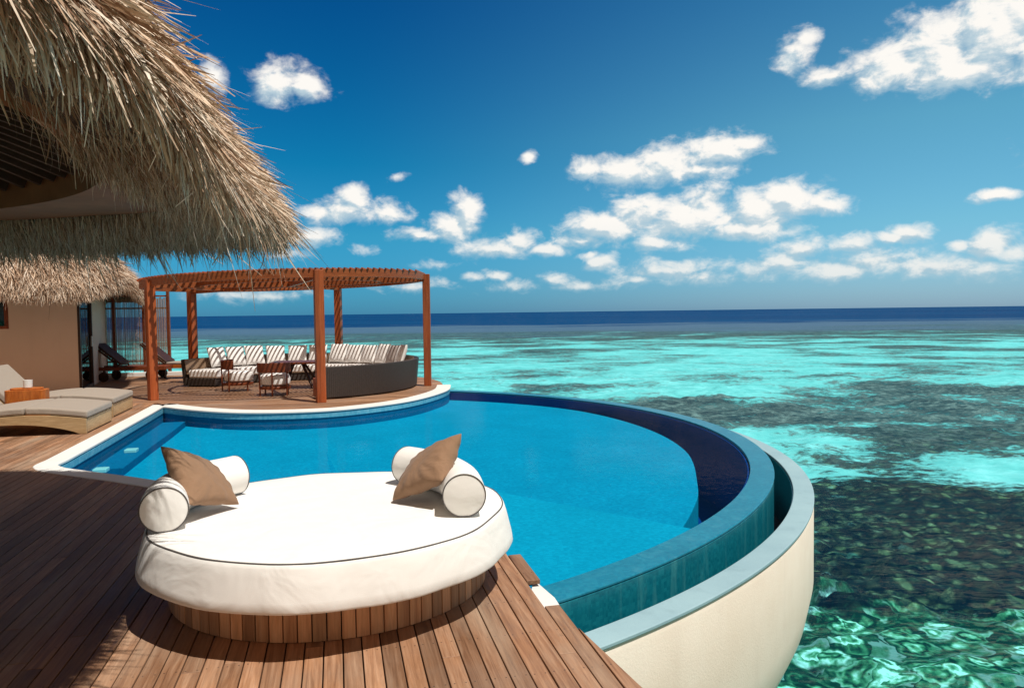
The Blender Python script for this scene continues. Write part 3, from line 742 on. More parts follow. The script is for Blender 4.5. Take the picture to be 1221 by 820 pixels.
# underside: inner fringe, soffit ring, opening, rafters
nu = 160; u = np.arange(nu) / nu
def ringp(rf, k, h): return [tuple(q) for q in rf.at(u, np.full(nu, k), np.full(nu, h))]
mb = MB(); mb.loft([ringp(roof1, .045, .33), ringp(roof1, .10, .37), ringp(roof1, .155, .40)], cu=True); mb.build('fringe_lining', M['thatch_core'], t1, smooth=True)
vis1b = lambda p: np.where((p[:, 1] > 2.5) & (p[:, 0] > -8), np.clip((p[:, 1] - 3.6) / 2, .06, 1), .01)
n_ = 26000; uu, tt2 = near_bias(roof1, n_, .0, .1, vis1b)
kk = rng.uniform(.02, .155, n_); p = roof1.at(uu, kk, .28 + kk * .8)
pd_, du, dn, nr = roof1.frame(uu, np.full(n_, .15))
D = unit(np.stack([nr[:, 0] * .35, nr[:, 1] * .35, -np.ones(n_)], 1) + rng.normal(0, .20, (n_, 3)))
V, F = strands(p, D, nr, rng.uniform(.10, .26, n_), rng.uniform(.004, .010, n_), np.zeros(n_), .10)
mesh_from_arrays('inner_fringe', V, F, M['thatch'], t1)
def ell(n_, k=1.0, z=2.66):
    out_ = []
    for i in range(n_):
        q = roof1.at(np.array([i / n_]), np.array([.155]), np.array([.4]))[0]
        th = math.atan2(q[1] - 3.4, q[0] + 6.3); bb = 3.4 if math.sin(th) > 0 else 3.1
        out_.append((-6.3 + 4.12 * k * math.cos(th), 3.4 + bb * k * math.sin(th), z))
    return out_
mb = MB(); mb.loft([ringp(roof1, .155, .42), ringp(roof1, .155, .39), ell(nu, 1, 2.62), ell(nu, 1, 2.84)], cu=True); mb.build('soffit', M['soffit'], t1, smooth=True)
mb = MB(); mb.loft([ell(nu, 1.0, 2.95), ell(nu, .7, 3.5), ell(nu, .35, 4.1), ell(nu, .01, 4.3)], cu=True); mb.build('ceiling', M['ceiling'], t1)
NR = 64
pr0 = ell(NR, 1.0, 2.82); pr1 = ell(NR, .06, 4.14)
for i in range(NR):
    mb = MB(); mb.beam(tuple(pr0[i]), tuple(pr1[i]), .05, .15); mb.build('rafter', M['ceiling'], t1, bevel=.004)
for (x_, y_) in ((-4.6, .9), (-9.4, 1.0), (-9.4, 5.9), (-7.8, 6.2)):
    mb = MB(); mb.box((x_, y_, 1.35), (.22, .22, 2.7)); mb.build('post', M['darkwood'], t1, bevel=.01)

# ------------------------------------------------------------------ villa with the second thatched roof
wc = Vector((-9.63, 16.74)); wd = Vector((-.93, -.38)).normalized(); dd_ = Vector((-.38, .93)).normalized()
villa = empty('villa', (-12.5, 17.5, 0), 'beige rendered villa with a sunlit thatched eave behind the loungers', 'house')
a = wc; b = wc + wd * 6
def quadwall(a, b, th, z0, z1):
    t = (b - a).normalized(); nrm = Vector((-t.y, t.x)) * th
    return MB().prism([(a.x, a.y), (b.x, b.y), (b.x + nrm.x, b.y + nrm.y), (a.x + nrm.x, a.y + nrm.y)], z0, z1)
# wall runs left from the corner; opening for the small window
w1a = wc + wd * 1.36; w1b = wc + wd * 2.3
def wseg(mb, s0, s1, z0, z1):
    a = wc + wd * s0; b = wc + wd * s1; nr_ = Vector((wd.y, -wd.x)) * -.2
    if nr_.dot(Vector((0, 1))) < 0: nr_ = -nr_
    mb.prism([(a.x, a.y), (b.x, b.y), (b.x + nr_.x, b.y + nr_.y), (a.x + nr_.x, a.y + nr_.y)], z0, z1); return nr_
mb = MB(); wseg(mb, 0, 1.30, 0, 2.8); wseg(mb, 2.4, 6, 0, 2.8); wseg(mb, 1.30, 2.4, 0, 1.48); wseg(mb, 1.30, 2.4, 2.2, 2.8)
# return wall beyond the door opening (side)
mb.build('wall', M['wallp'], villa)
def wp(s_, off, z_): 
    nr_ = Vector((-wd.y, wd.x)); nr_ = nr_ if nr_.y < 0 else -nr_
    q = wc + wd * s_ + nr_ * off; return (q.x, q.y, z_)
wf = MB()
for (s0, s1, z0, z1) in ((1.30, 1.36, 1.48, 2.2), (2.34, 2.4, 1.48, 2.2)):
    wf.beam(wp((s0 + s1) / 2, -.03, z0), wp((s0 + s1) / 2, -.03, z1), .06, .08, (wd.x, wd.y, 0))
for z_ in (1.51, 2.17): wf.beam(wp(1.30, -.03, z_), wp(2.4, -.03, z_), .08, .06)
win = wf.build('window', M['redwood'], villa)
mb = MB(); mb.beam(wp(1.36, -.05, 1.84), wp(2.34, -.05, 1.84), .01, .62); mb.build('pane', M['glass'], win)
mb = MB(); mb.beam(wp(1.36, -.14, 1.84), wp(2.34, -.14, 1.84), .02, .66); mb.build('curtain', M['curtain'], win)
# glass door along the return side
def dp(s_, z_, off=0):
    q = wc + dd_ * s_ + Vector((dd_.y, -dd_.x)) * off; return (q.x, q.y, z_)
mb = MB(); 
for s_0 in (.06, 1.98): mb.beam(dp(s_0, 0), dp(s_0, 2.4), .10, .10, (dd_.x, dd_.y, 0))
mb.beam(dp(.1, .05), dp(1.95, .05), .09, .1); mb.beam(dp(.1, 2.35), dp(1.95, 2.35), .09, .1)
door = mb.build('glass_door', M['darkwood'], villa, bevel=.006)
mb = MB(); mb.beam(dp(.11, 1.2), dp(1.94, 1.2), .012, 2.2); mb.build('pane', M['glass'], door)
mb = MB(); mb.beam(dp(1.75, 1.0, .06), dp(1.75, 1.25, .06), .03, .03, (0, 1, 0)); mb.build('handle', M['ceramic'], door)
mb = MB(); nr_ = Vector((-.93, -.38)).normalized()
q0 = wc + dd_ * 2.06; q1 = wc + dd_ * 5.5; mb.prism([(q0.x, q0.y), (q1.x, q1.y), (q1.x + nr_.x * .2, q1.y + nr_.y * .2), (q0.x + nr_.x * .2, q0.y + nr_.y * .2)], 0, 2.8); mb.build('side_wall', M['wallp'], villa)
# inside backdrop wall so that the window and door look into a room
mb = MB(); mb.box((-13.2, 19.6, 1.4), (.2, 5.5, 2.8)); mb.build('rear_wall', M['wallp'], villa)
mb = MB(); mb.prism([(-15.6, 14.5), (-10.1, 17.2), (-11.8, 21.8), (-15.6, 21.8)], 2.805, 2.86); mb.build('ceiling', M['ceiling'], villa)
ev2 = [(-8.5, 16.5), (-8.95, 15.85), (-9.8, 15.45), (-11.2, 14.9), (-13, 14.2), (-15, 13.6), (-17, 14.2), (-17.8, 17), (-17, 20.5), (-14, 22), (-11, 22), (-10.2, 21), (-9.45, 19.3), (-8.8, 17.8)]
roof2 = Roof([(a, b, 2.02 + .0 * b + (.2 if a > -8.6 else 0)) for a, b in ev2], [(0, 0), (.0, .22), (.02, .45), (.08, .75), (.18, 1.15), (.32, 1.65), (.5, 2.3), (.75, 3.1), (1, 3.7)], (-13, 18, 2.05))
mb = MB(); mb.loft(roof_core(roof2, villa, .06, .10), cu=True); r2 = mb.build('thatch_core', M['thatch_core'], villa, smooth=True)
vis2 = lambda p: np.where((p[:, 1] < 19.5) & (p[:, 0] > -13.2), 1.0, .05)
V, F = merge([thatch(roof2, villa, 26000, .10, .60, (.25, .5), (.008, .017), vis2, yaw=.2, lift=.22),
              thatch(roof2, villa, 9000, .08, .22, (.25, .48), (.007, .015), vis2, yaw=.16, lift=.08)])
mesh_from_arrays('thatch', V, F, M['thatch'], villa)
mb = MB(); nu = 160; u = np.arange(nu) / nu
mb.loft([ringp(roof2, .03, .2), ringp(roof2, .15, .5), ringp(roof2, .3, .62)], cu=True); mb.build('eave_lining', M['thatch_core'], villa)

# ------------------------------------------------------------------ cane screen
scr = empty('cane_screen', (-10.6, 22.0, 0), 'tall cane screen with reddish posts behind the dark deck chairs', 'screen')
sa, sb = Vector((-13.4, 21.2)), Vector((-9.95, 21.9))
def sp(t, z_, off=0):
    q = sa.lerp(sb, t); n = (sb - sa).normalized(); return (q.x + n.y * off, q.y - n.x * off, z_)
for t in (0, .33, .585, .81, 1.0):
    mb = MB(); mb.beam(sp(t, 0), sp(t, 2.45), .075, .075, (1, 0, 0)); mb.build('post', M['redwood'], scr, bevel=.005)
for z_ in (.42, 1.95, 2.3):
    mb = MB(); mb.beam(sp(0, z_, -.04), sp(1, z_, -.04), .04, .045); mb.build('rail', M['redwood'], scr)
mb = MB(); Ls = (sb - sa).length; k = 0
for i in range(int(Ls / .030)):
    t = (i + .5) / int(Ls / .030); z0 = .12 + random.uniform(0, .05); z1 = 2.2 + random.uniform(0, .08)
    j = random.uniform(-.004, .004)
    mb.box(sp(t + j * .3, (z0 + z1) / 2, .02), (.019, .012, z1 - z0), math.atan2((sb - sa).y, (sb - sa).x))
mb.build('canes', M['bamboo'], scr)
kb = MB(); kb.beam((-13.4, 21.0, .06), (-7.6, 22.2, .06), .16, .12); kb = kb.build('terrace_kerb', M['coping'], bevel=.01); setp(kb, kind='structure')

# ------------------------------------------------------------------ pergola
PG = Vector((-5.16, 17.6))
def roofz(x_, y_): return 2.50 + .030 * (x_ - PG.x)
perg = empty('pergola', (PG.x, PG.y, 0), 'red timber pergola with a round slatted top over the curved sofa', 'pergola')
posts = [(-7.36, 15.4), (-3.72, 14.6), (-1.99, 17.7), (-4.75, 20.7), (-8.08, 19.1)]
for (x_, y_) in posts:
    an = math.atan2(y_ - PG.y, x_ - PG.x); mb = MB(); hz = roofz(x_, y_) + .02
    for sgn in (-1, 1):
        o_ = Vector((-math.sin(an), math.cos(an))) * .045 * sgn
        mb.box((x_ + o_.x, y_ + o_.y, hz / 2), (.165, .084, hz), an)
    mb.box((x_, y_, hz / 2), (.16, .02, hz - .02), an)
    mb.build('post', M['post'], perg, bevel=.006)
def ringband(r0, r1, dz0, dz1, n=96):
    mb = MB(); rows = []
    for i in range(n):
        a = 2 * math.pi * i / n; row = []
        for r, dz in ((r0, dz0), (r1, dz0), (r1, dz1), (r0, dz1)):
            x_, y_ = PG.x + r * math.cos(a), PG.y + r * math.sin(a); row.append((x_, y_, roofz(x_, y_) + dz))
        rows.append(row)
    return mb.loft(rows, cu=True, cv=True)
ringband(3.08, 3.14, -.11, .05).build('fascia', M['beam'], perg, smooth=True, bevel=.004)
ringband(2.1, 2.16, -.12, .0).build('inner_ring', M['beam'], perg, smooth=True)
for k in range(5):
    x_, y_ = posts[k]; mb = MB(); mb.beam((PG.x, PG.y, roofz(PG.x, PG.y) - .08), (x_, y_, roofz(x_, y_) - .08), .07, .14); mb.build('beam', M['beam'], perg, bevel=.004)
mb = MB(); n = 62
for i in range(n):
    xo = -3.10 + 6.20 * (i + .5) / n; hl = math.sqrt(max(3.17 ** 2 - xo * xo, .01))
    x_ = PG.x + xo; mb.beam((x_, PG.y - hl, roofz(x_, 0) + .066), (x_, PG.y + hl, roofz(x_, 0) + .066), .032, .028)
mb.build('roof_slats', M['post'], perg)

# ------------------------------------------------------------------ curved sofa
sofa = empty('curved_sofa', (PG.x, PG.y, 0), 'long curved dark wicker sofa sweeping round the pergola deck', 'sofa')
a0, a1 = R(-62), R(167)
def arcmesh(r_in, r_out, z0, z1, a0, a1, n=90, tilt=0):
    return MB().lathe([(r_in, z0), (r_out, z0), (r_out + tilt, z1), (r_in + tilt, z1)], (PG.x, PG.y, 0), n, a0, a1, True)
arcmesh(2.80, 2.90, .02, .66, a0, a1, tilt=.06).build('backrest', M['wicker'], sofa, smooth=True, bevel=.02)
arcmesh(2.785, 2.799, .30, .655, R(-58), a1, tilt=.055).build('back_lining', M['wicker_in'], sofa, smooth=True)
arcmesh(2.02, 2.79, .02, .20, R(-56), a1).build('seat_base', M['wicker'], sofa, smooth=True, bevel=.01)
segs = [(-56, -20), (-20, 15), (15, 52), (52, 90), (90, 128), (128, 167)]
for i, (s0, s1) in enumerate(segs):
    arcmesh(1.99, 2.77, .203, .40, R(s0 + .4), R(s1 - .4), 22).build('seat_cushion', M['white_fab'] if i == 0 else M['stripe'], sofa, smooth=True, bevel=.045, seg=3)
# end panel by the front post
mb = MB(); e = R(-62); er = Vector((math.cos(e), math.sin(e))); et = Vector((math.sin(e), -math.cos(e)))
rows = []
mb.prism([tuple((PG + er * r + et * o).xy) for r, o in ((2.30, 0), (2.95, 0), (2.95, .05), (2.30, .05))], .02, .40); mb.build('end_panel', M['post'], sofa, bevel=.01)

def pillow_mesh(name, corners, th, mat, parent=None, n=18, crease=.0):
    """corners A,C,B,D in order round the edge (3D); puffed both sides"""
    A, B_, C_, D_ = [Vector(c) for c in corners]
    nrm = (B_ - A).cross(D_ - A).normalized(); mb = MB()
    cen = (A + B_ + C_ + D_) / 4; sd = random.uniform(0, 50)
    for sgn in (1, -1):
        rows = []
        for i in range(n + 1):
            row = []
            for j in range(n + 1):
                u_, v_ = i / n, j / n; a_, b_ = 2 * u_ - 1, 2 * v_ - 1
                p = (A * (1 - u_) + B_ * u_) * (1 - v_) + (D_ * (1 - u_) + C_ * u_) * v_
                pinch = 1 - .10 * ((1 - a_ * a_) * (b_ ** 4) + (1 - b_ * b_) * (a_ ** 4))
                p = cen + (p - cen) * pinch
                e_ = max(0, (1 - a_ ** 4) * (1 - b_ ** 4))
                puff = th * .5 * (e_ ** .5) * (1 - .25 * (a_ * a_ + b_ * b_))
                wr = .006 * mnoise.noise(Vector((a_ * 3 + sd, b_ * 3, sgn))) + .010 * crease * math.sin(14 * math.atan2(b_, a_) + sd) * (abs(a_ * b_)) ** .5
                row.append(p + nrm * sgn * (puff + wr * min(1, e_ * 3)))
            rows.append(row)
        mb.loft(rows)
    me = bpy.data.meshes.new(name); me.from_pydata([tuple(v) for v in mb.v], [], mb.f)
    bm = bmesh.new(); bm.from_mesh(me); bmesh.ops.remove_doubles(bm, verts=bm.verts, dist=1e-4); bmesh.ops.recalc_face_normals(bm, faces=bm.faces); bm.to_mesh(me); bm.free()
    me.polygons.foreach_set('use_smooth', [True] * len(me.polygons))
    base = Vector((cen.x, cen.y, min(c.z for c in (A, B_, C_, D_))))
    o = link_mesh(name, me, mat, parent, base if parent is None else None)
    m_ = o.modifiers.new('sub', 'SUBSURF'); m_.levels = 1; m_.render_levels = 1
    return o
angs = [24, 35, 46, 57, 68, 79, 91, 103, 115, 127, 138, 149]
M['grey_fab'] = fabric('grey_brown_canvas', (.40, .34, .31), .3)
names = ['first', 'second', 'third', 'fourth', 'fifth', 'sixth', 'seventh', 'eighth', 'ninth', 'tenth', 'eleventh', 'twelfth']
for i, an in enumerate(angs):
    an = R(an); e = Vector((math.cos(an), math.sin(an), 0)); t = Vector((-math.sin(an), math.cos(an), 0)); c0 = Vector((PG.x, PG.y, 0))
    hw = .27 if i != 0 else .29; jt = random.uniform(-.03, .03)
    bot = c0 + e * (2.50 + jt) + Vector((0, 0, .405)); top = c0 + e * (2.72 + jt) + Vector((0, 0, .93 + random.uniform(-.02, .02) + (.03 if i == 0 else 0)))
    sl = random.uniform(-.03, .03)
    cs = (bot - t * hw, bot + t * hw, top + t * (hw + sl), top - t * (hw - sl))
    mt = M['white_fab'] if i == 0 else (M['grey_fab'] if i == 1 else M['stripe'])
    o = pillow_mesh('sofa_pillow', cs, .19, mt, n=10)
    lab = {0: 'plain white square pillow at the right end of the curved sofa', 1: 'plain grey brown pillow next to the white one on the curved sofa'}.get(i,
          '%s striped pillow counted leftwards from the plain grey one on the curved sofa' % names[i - 2])
    setp(o, lab, 'pillow', 'pillows along the curved sofa')

# ------------------------------------------------------------------ table and armchairs
tb = empty('dining_table', (-5.0, 17.6, 0), 'reddish wooden table between the armchairs and the curved sofa', 'table')
MB().box((-5.0, 17.6, .60), (1.15, .85, .045), .1).build('tabletop', M['redwood'], tb, bevel=.01)
for sx in (-1, 1):
    for sy in (-1, 1):
        MB().beam((-5.0 + sx * .12, 17.6 + sy * .08, .575), (-5.0 + sx * .42, 17.6 + sy * .3, .0), .05, .05).build('leg', M['darkwood'], tb, bevel=.005)
def armchair(loc, rz, label):
    r_ = empty('armchair', (0, 0, 0), label, 'armchair', 'armchairs at the table')
    # local: back at -y, opening to +y
    mb = MB(); mb.lathe(ring_prof(.34, .365, .50, .70), (0, 0, 0), 26, R(195), R(345), True); mb.build('backrest', M['redwood'], r_, smooth=True, bevel=.006)
    mb = MB(); mb.lathe([(.0, .22), (.27, .22), (.31, .25), (.32, .34), (.30, .42), (.24, .455), (.0, .47)], (0, .02, 0), 32); mb.build('seat_cushion', M['stripe'], r_, smooth=True)
    mb = MB(); mb.lathe(ring_prof(.27, .33, .14, .20), (0, 0, 0), 32, closed_prof=True); mb.build('seat_frame', M['redwood'], r_, smooth=True, bevel=.005)
    for an in (215, 270, 325):
        q = Vector((math.cos(R(an)), math.sin(R(an)), 0)); MB().beam(q * .335 + Vector((0, 0, .0)), q * .352 + Vector((0, 0, .68)), .03, .03, (0, 1, 0)).build('leg', M['redwood'], r_, bevel=.004)
    for an in (40, 140):
        q = Vector((math.cos(R(an)), math.sin(R(an)), 0)); MB().beam(q * .31, q * .31 + Vector((0, 0, .2)), .03, .03, (0, 1, 0)).build('leg', M['redwood'], r_, bevel=.004)
    r_.location = loc; r_.rotation_euler.z = rz; return r_
armchair((-6.25, 17.15, 0), R(-70), 'wooden armchair with striped seat, further left of the two at the table')
armchair((-5.08, 16.1, 0), R(8), 'wooden armchair turned with its curved back to the pool')

# ------------------------------------------------------------------ round daybed
DB = Vector((-1.14, 4.69, 0))
db = empty('round_daybed', DB, 'big round white daybed on a slatted timber drum in the foreground', 'daybed')
mb = MB(); n = 82; rb = .97; BC = DB + Vector((-.03, .14, 0))
for i in range(n):
    a = 2 * math.pi * (i + .5) / n; wth = 2 * math.pi * rb / n - .006
    mb.box((BC.x + rb * math.cos(a), BC.y + rb * math.sin(a)  , .127), (.022, wth, .25), a)
base = mb.build('base_slats', M['slat_wood'], db, bevel=.002, seg=1)
MB().lathe([(0, .005), (.952, .005), (.952, .25), (0, .25)], (BC.x, BC.y, 0), 64).build('base_core', M['black'], db)
def rim_wob(a): return .008 * math.sin(3 * a + 1) + .006 * math.sin(7 * a) + .004 * math.sin(13 * a + 2)
rows = []
prof = [(0, .256), (.6, .256), (1.04, .256), (1.092, .258), (1.114, .264), (1.121, .278), (1.114, .32), (1.100, .37), (1.084, .43), (1.071, .47), (1.062, .488), (1.048, .497), (1.0, .503), (.9, .508), (.75, .512), (.5, .516), (.25, .518), (0, .519)]
n = 128
for i in range(n):
    a = 2 * math.pi * i / n; row = []
    for (r, zz) in prof:
        k = min(1, r); dr = rim_wob(a) * k
        dz = .006 * mnoise.noise(Vector((r * math.cos(a) * 2.2, r * math.sin(a) * 2.2, zz * 6))) * k
        fold = .006 * mnoise.noise(Vector((math.cos(a) * 7, math.sin(a) * 7, zz * 3))) if .25 < zz < .49 else 0
        row.append((DB.x + (r + dr + fold) * math.cos(a), DB.y + (r + dr + fold) * math.sin(a), zz + dz + .006 * math.sin(2 * a + .6) * k))
    rows.append(row)
mt = MB().loft(rows, cv=True).build('mattress', M['white_fab'], db, smooth=True)
pip = []
for i in range(n):
    a = 2 * math.pi * i / n; r = 1.056 + rim_wob(a)
    dz = .006 * mnoise.noise(Vector((r * math.cos(a) * 2.2, r * math.sin(a) * 2.2, .488 * 6)))
    pip.append(Vector((DB.x + r * math.cos(a), DB.y + r * math.sin(a), .493 + dz + .006 * math.sin(2 * a + .6))))
rows = []
for i in range(n):
    a = 2 * math.pi * i / n; e = Vector((math.cos(a), math.sin(a), 0))
    rows.append([pip[i] + e * .0048 * math.cos(q) + Vector((0, 0, .0048 * math.sin(q))) for q in [k * math.pi / 3 for k in range(6)]])
MB().loft(rows, cu=True, cv=True).build('piping', M['piping'], mt, smooth=True)

def bolster(p0, p1, bend, r, label):
    p0, p1 = Vector(p0), Vector(p1); L = (p1 - p0).length; t = (p1 - p0).normalized(); sdv = t.cross(Vector((0, 0, 1)))
    o_ = empty('bolster', ((p0.x + p1.x) / 2, (p0.y + p1.y) / 2, p0.z - r), label, 'bolster', 'white bolsters on the daybed')
    ss = [0, .004, .012, .03, .06] + list(np.linspace(.1, .9, 17)) + [.94, .97, .988, .996, 1]
    rs = [.965, .985, 1.0, 1.0, 1.0] + [1.0] * 17 + [1.0, 1.0, 1.0, .985, .965]
    path = [p0 + t * L * s_ + sdv * bend * math.sin(math.pi * s_) for s_ in ss]
    mb = MB(); rows = []
    for i, p in enumerate(path):
        q0 = path[max(i - 1, 0)]; q1 = path[min(i + 1, len(path) - 1)]; tt_ = (q1 - q0).normalized()
        a_ = tt_.cross(Vector((0, 0, 1))).normalized(); b_ = a_.cross(tt_); row = []
        for k in range(40):
            g = 2 * math.pi * k / 40; rr = r * rs[i] * (1 + .018 * mnoise.noise(Vector((ss[i] * 5, math.cos(g) * 2, math.sin(g) * 2 + p0.x))))
            v_ = a_ * math.cos(g) * rr + b_ * math.sin(g) * rr
            if v_.z < -.9 * r: v_.z = -.9 * r - (-.9 * r - v_.z) * .3
            row.append(p + v_)
        rows.append(row)
    # domed ends
    for end in (0, 1):
        p = path[0] if end == 0 else path[-1]; row0 = rows[0] if end == 0 else rows[-1]; dirv = (path[0] - path[4]).normalized() if end == 0 else (path[-1] - path[-5]).normalized()
        seq = []
        for f_, b_ in ((.8, .006), (.5, .012), (.2, .015), (.02, .016)):
            seq.append([p + (q - p) * f_ + dirv * b_ for q in row0])
        rows = (seq[::-1] + rows) if end == 0 else rows + seq
    mb.loft(rows, cu=True, cap=True); body = mb.build('cover', M['white_fab'], o_, smooth=True)
    for end in (0, 1):
        i = 0 if end == 0 else -1; p = path[i]
        tt_ = ((path[4] - path[0]) if end == 0 else (path[-1] - path[-5])).normalized(); a_ = tt_.cross(Vector((0, 0, 1))).normalized(); b_ = a_.cross(tt_)
        pp = [p + (a_ * math.cos(g) + b_ * math.sin(g)) * r * .975 for g in [2 * math.pi * k / 40 for k in range(40)]]
        rws = [[q + ((q - p).normalized() * math.cos(h) + tt_ * math.sin(h)) * .004 for h in [m * math.pi / 3 for m in range(6)]] for q in pp]
        MB().loft(rws, cu=True, cv=True).build('piping', M['piping'], o_, smooth=True)
    return o_
bolster((-.29, 4.36, .637), (-.76, 5.29, .637), .13, .128, 'white bolster cushion on the right side of the daybed by the pool')
bolster((-1.93, 4.12, .636), (-1.86, 5.03, .636), -.15, .128, 'white bolster cushion on the left side of the daybed, partly in roof shade')
o = pillow_mesh('throw_pillow', [(-.315, 4.72, .955), (-.42, 4.45, .70), (-.77, 4.66, .53), (-.63, 5.02, .74)], .17, M['brown_fab'], crease=1, n=22)
setp(o, 'sunlit brown square pillow leaning on the right bolster', 'pillow')
o = pillow_mesh('throw_pillow', [(-2.09, 4.42, .95), (-1.95, 4.80, .76), (-1.68, 4.60, .535), (-1.84, 4.22, .63)], .16, M['brown_fab'], crease=1, n=22)
setp(o, 'brown square pillow in dappled roof shade on the left bolster', 'pillow')

# ------------------------------------------------------------------ pool loungers
Ld = Vector((-.97, -.24, 0)).normalized(); Wd_ = Vector((-.24, .97, 0)).normalized()
def lounger(F0, label):
    r_ = empty('sun_lounger', F0, label, 'sun lounger', 'pale wooden loungers by the pool')
    F0 = Vector(F0); WW = 1.36
    def P(s_, w_, z_): return F0 + Ld * s_ + Wd_ * w_ + Vector((0, 0, z_))
    def topz(s_): return .225 + .075 * math.sin(math.pi * min(1, s_ / 1.6)) if s_ < 1.6 else .225
    # arched side boards
    for w0 in (0, WW - .05):
        N = 24; up_, lo_ = [], []
        for i in range(N + 1):
            s_ = 2.0 * i / N; up_.append((s_, topz(s_) if s_ < 1.6 else .225))
            if s_ < .10 or s_ > 1.9: lo_.append((s_, .0))
            else:
                q = (s_ - .10) / 1.8; lo_.append((s_, .17 * math.sin(math.pi * q) ** .7 if s_ < 1.0 else .17 * math.sin(math.pi * q) ** .7))
        rows = [[P(u_[0], w0, l_[1]), P(u_[0], w0, u_[1]), P(u_[0], w0 + .05, u_[1]), P(u_[0], w0 + .05, l_[1])] for u_, l_ in zip(up_, lo_)]
        MB().loft(rows, cu=True, cap=True).build('side_board', M['palewood'], r_, bevel=.004)
    MB().loft([[P(0.0, .05, .02), P(0, WW - .05, .02)], [P(.0, .05, .222), P(0, WW - .05, .222)], [P(.05, .05, .222), P(.05, WW - .05, .222)], [P(.05, .05, .02), P(.05, WW - .05, .02)]], cv=True).build('foot_board', M['palewood'], r_)
    def cushion(s0, s1, name='cushion'):
        rows = []; N = 12
        for i in range(N + 1):
            s_ = s0 + (s1 - s0) * i / N; z_ = topz(s_) + .008
            rows.append([P(s_, .01, z_), P(s_, WW - .01, z_), P(s_, WW - .01, z_ + .105), P(s_, .01, z_ + .105)])
        MB().loft(rows, cu=True, cap=True).build(name, M['taupe_fab'], r_, smooth=True, bevel=.028, seg=3)
    cushion(-.02, .80); cushion(.81, 1.60)
    b0 = 1.62; L = .74; ang = R(48)
    def Q(l_, w_, t_): return P(b0 + l_ * math.cos(ang) - t_ * math.sin(ang), w_, .27 + l_ * math.sin(ang) + t_ * math.cos(ang))
    MB().add([Q(l_, w_, t_) for l_ in (0, L) for w_ in (.02, WW - .02) for t_ in (-.045, 0)], [(0, 1, 3, 2), (4, 6, 7, 5), (0, 4, 5, 1), (2, 3, 7, 6), (0, 2, 6, 4), (1, 5, 7, 3)]).build('backrest_board', M['palewood'], r_, bevel=.004)
    MB().add([Q(l_, w_, t_) for l_ in (.0, L) for w_ in (.02, WW - .02) for t_ in (.003, .11)], [(0, 1, 3, 2), (4, 6, 7, 5), (0, 4, 5, 1), (2, 3, 7, 6), (0, 2, 6, 4), (1, 5, 7, 3)]).build('back_cushion', M['taupe_fab'], r_, smooth=True, bevel=.03, seg=3)
    MB().beam(P(b0 + .42, .3, .02), P(b0 + .42, WW - .3, .02), .04, .04).build('strut_rail', M['palewood'], r_)
    MB().beam(P(b0 + .42, WW / 2, .02), Q(.5, WW / 2, -.05), .04, .04).build('strut', M['palewood'], r_)
    return r_
lounger((-6.25, 11.0, 0), 'pale wooden sun lounger with taupe cushions nearest to the camera')
lounger((-6.80, 12.78, 0), 'pale wooden sun lounger with taupe cushions against the beige wall')
st = empty('side_table', (-8.0, 12.46, 0), 'glossy orange wooden side table between the two loungers', 'side table')
tn = math.atan2(Ld.y, Ld.x) + math.pi
def rrect(cx, cy, hx, hy, r, rz, n=5):
    pts = []
    for (sx, sy, a0_) in ((1, 1, 0), (-1, 1, 90), (-1, -1, 180), (1, -1, 270)):
        for i in range(n + 1):
            a = R(a0_ + 90 * i / n); pts.append((sx * (hx - r) + r * math.cos(a), sy * (hy - r) + r * math.sin(a)))
    c_, s__ = math.cos(rz), math.sin(rz)
    return [(cx + x_ * c_ - y_ * s__, cy + x_ * s__ + y_ * c_) for x_, y_ in pts]
MB().prism(rrect(-8.0, 12.40, .30, .155, .08, tn), 0, .53).build('body', M['orangewood'], st, bevel=.006)
MB().prism(rrect(-8.0, 12.40, .24, .13, .12, tn), .532, .56).build('tabletop', M['orangewood'], st, bevel=.005)
cp = MB(); cp.lathe([(0, 0), (.05, 0), (.065, .01), (.07, .13), (.062, .13), (.055, .02), (0, .015)], (-7.97, 12.38, .561), 24)
cp = cp.build('cup', M['ceramic'], smooth=True, org=(-7.97, 12.38, .561)); setp(cp, 'small white cup on the orange side table', 'cup')

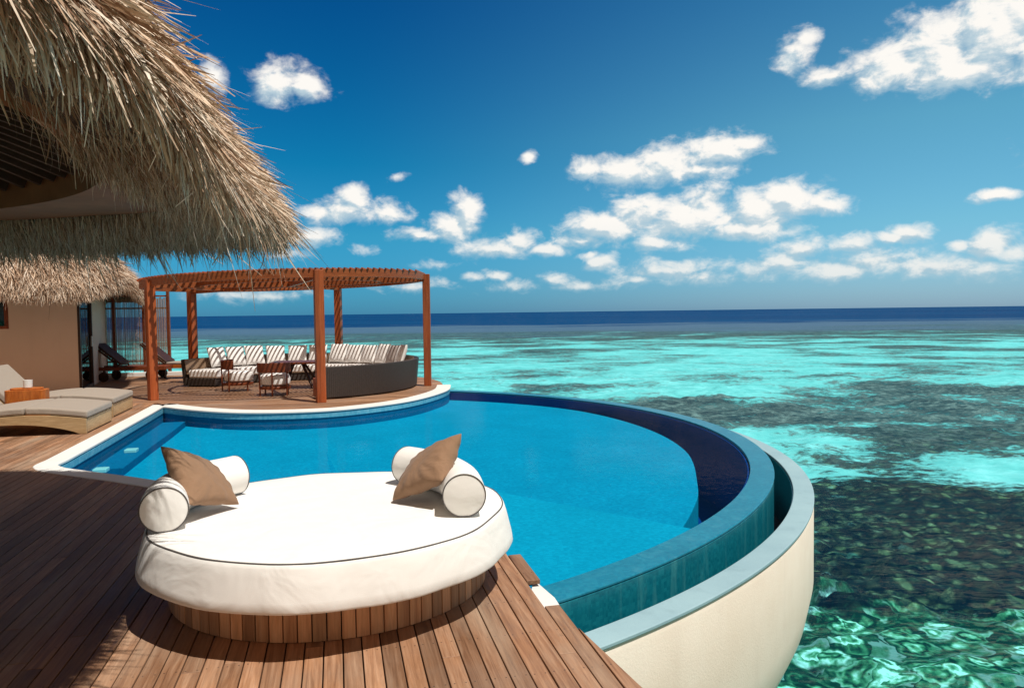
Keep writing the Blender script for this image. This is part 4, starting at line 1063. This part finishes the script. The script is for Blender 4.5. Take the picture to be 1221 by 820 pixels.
# ------------------------------------------------------------------ dark steamer chairs by the screen
def steamer(head, foot, label, pad):
    head, foot = Vector(head), Vector(foot); r_ = empty('deck_chair', foot, label, 'deck chair', 'wheeled wooden deck chairs by the screen')
    dx = (head - foot).normalized(); L = (head - foot).length; wx = Vector((-dx.y, dx.x, 0)) * -1; WW = .68
    def P(s_, w_, z_): return foot + dx * s_ + wx * w_ + Vector((0, 0, z_))
    for w_ in (-WW / 2, WW / 2): MB().beam(P(0, w_, .34), P(L, w_, .34), .045, .09).build('side_rail', M['orangewood'] if pad else M['redwood'], r_, bevel=.004)
    MB().beam(P(.0, -WW / 2, .34), P(0, WW / 2, .34), .045, .09).build('foot_rail', M['orangewood'] if pad else M['redwood'], r_, bevel=.004)
    for s_ in (.25, L - .3):
        for w_ in (-WW / 2, WW / 2): MB().beam(P(s_, w_, 0.0), P(s_, w_, .30), .05, .05, (1, 0, 0)).build('leg', M['darkwood'], r_)
    for w_ in (-WW / 2 - .045, WW / 2 + .045):
        mb = MB(); c = P(L - .3, w_, .13); rows = []
        for o_ in (-.018, .018):
            rows.append([c + wx * o_ + (dx * math.cos(g) + Vector((0, 0, math.sin(g)))) * .13 for g in [2 * math.pi * k / 24 for k in range(24)]])
        MB().loft(rows, cu=True, cap=True).build('wheel', M['darkwood'], r_, bevel=.004)
    mb = MB()
    for i in range(16):
        s_ = .04 + i * .072
        mb.beam(P(s_, -WW / 2 + .03, .385), P(s_, WW / 2 - .03, .385), .05, .018)
    mb.build('seat_slats', M['redwood'], r_)
    b0 = 1.18; ang = R(40); Lb = .86
    def Q(l_, w_, t_): return P(b0 + l_ * math.cos(ang) - t_ * math.sin(ang), w_, .40 + l_ * math.sin(ang) + t_ * math.cos(ang))
    mb = MB()
    for w_ in (-WW / 2 + .04, WW / 2 - .04): mb.beam(Q(0, w_, 0), Q(Lb, w_, 0), .04, .04)
    for i in range(11):
        l_ = .05 + i * .078; mb.beam(Q(l_, -WW / 2 + .06, 0), Q(l_, WW / 2 - .06, 0), .05, .016)
    mb.build('backrest', M['darkwood'], r_)
    if pad:
        MB().add([P(s_, w_, z_) for s_ in (.03, 1.16) for w_ in (-.3, .3) for z_ in (.397, .46)], [(0, 1, 3, 2), (4, 6, 7, 5), (0, 4, 5, 1), (2, 3, 7, 6), (0, 2, 6, 4), (1, 5, 7, 3)]).build('seat_pad', M['taupe_fab'], r_, smooth=True, bevel=.02)
    MB().add([Q(l_, w_, t_) for l_ in (0.02, Lb) for w_ in (-.29, .29) for t_ in (.026, .085)], [(0, 1, 3, 2), (4, 6, 7, 5), (0, 4, 5, 1), (2, 3, 7, 6), (0, 2, 6, 4), (1, 5, 7, 3)]).build('back_pad', M['darkwood'], r_, smooth=True, bevel=.02)
    return r_
steamer((-11.1, 20.2, 0), (-9.25, 20.35, 0), 'dark wooden deck chair nearest to the glass door', False)
steamer((-10.15, 20.85, 0), (-8.3, 20.9, 0), 'wooden deck chair with pale seat pad, partly behind the pergola post', True)
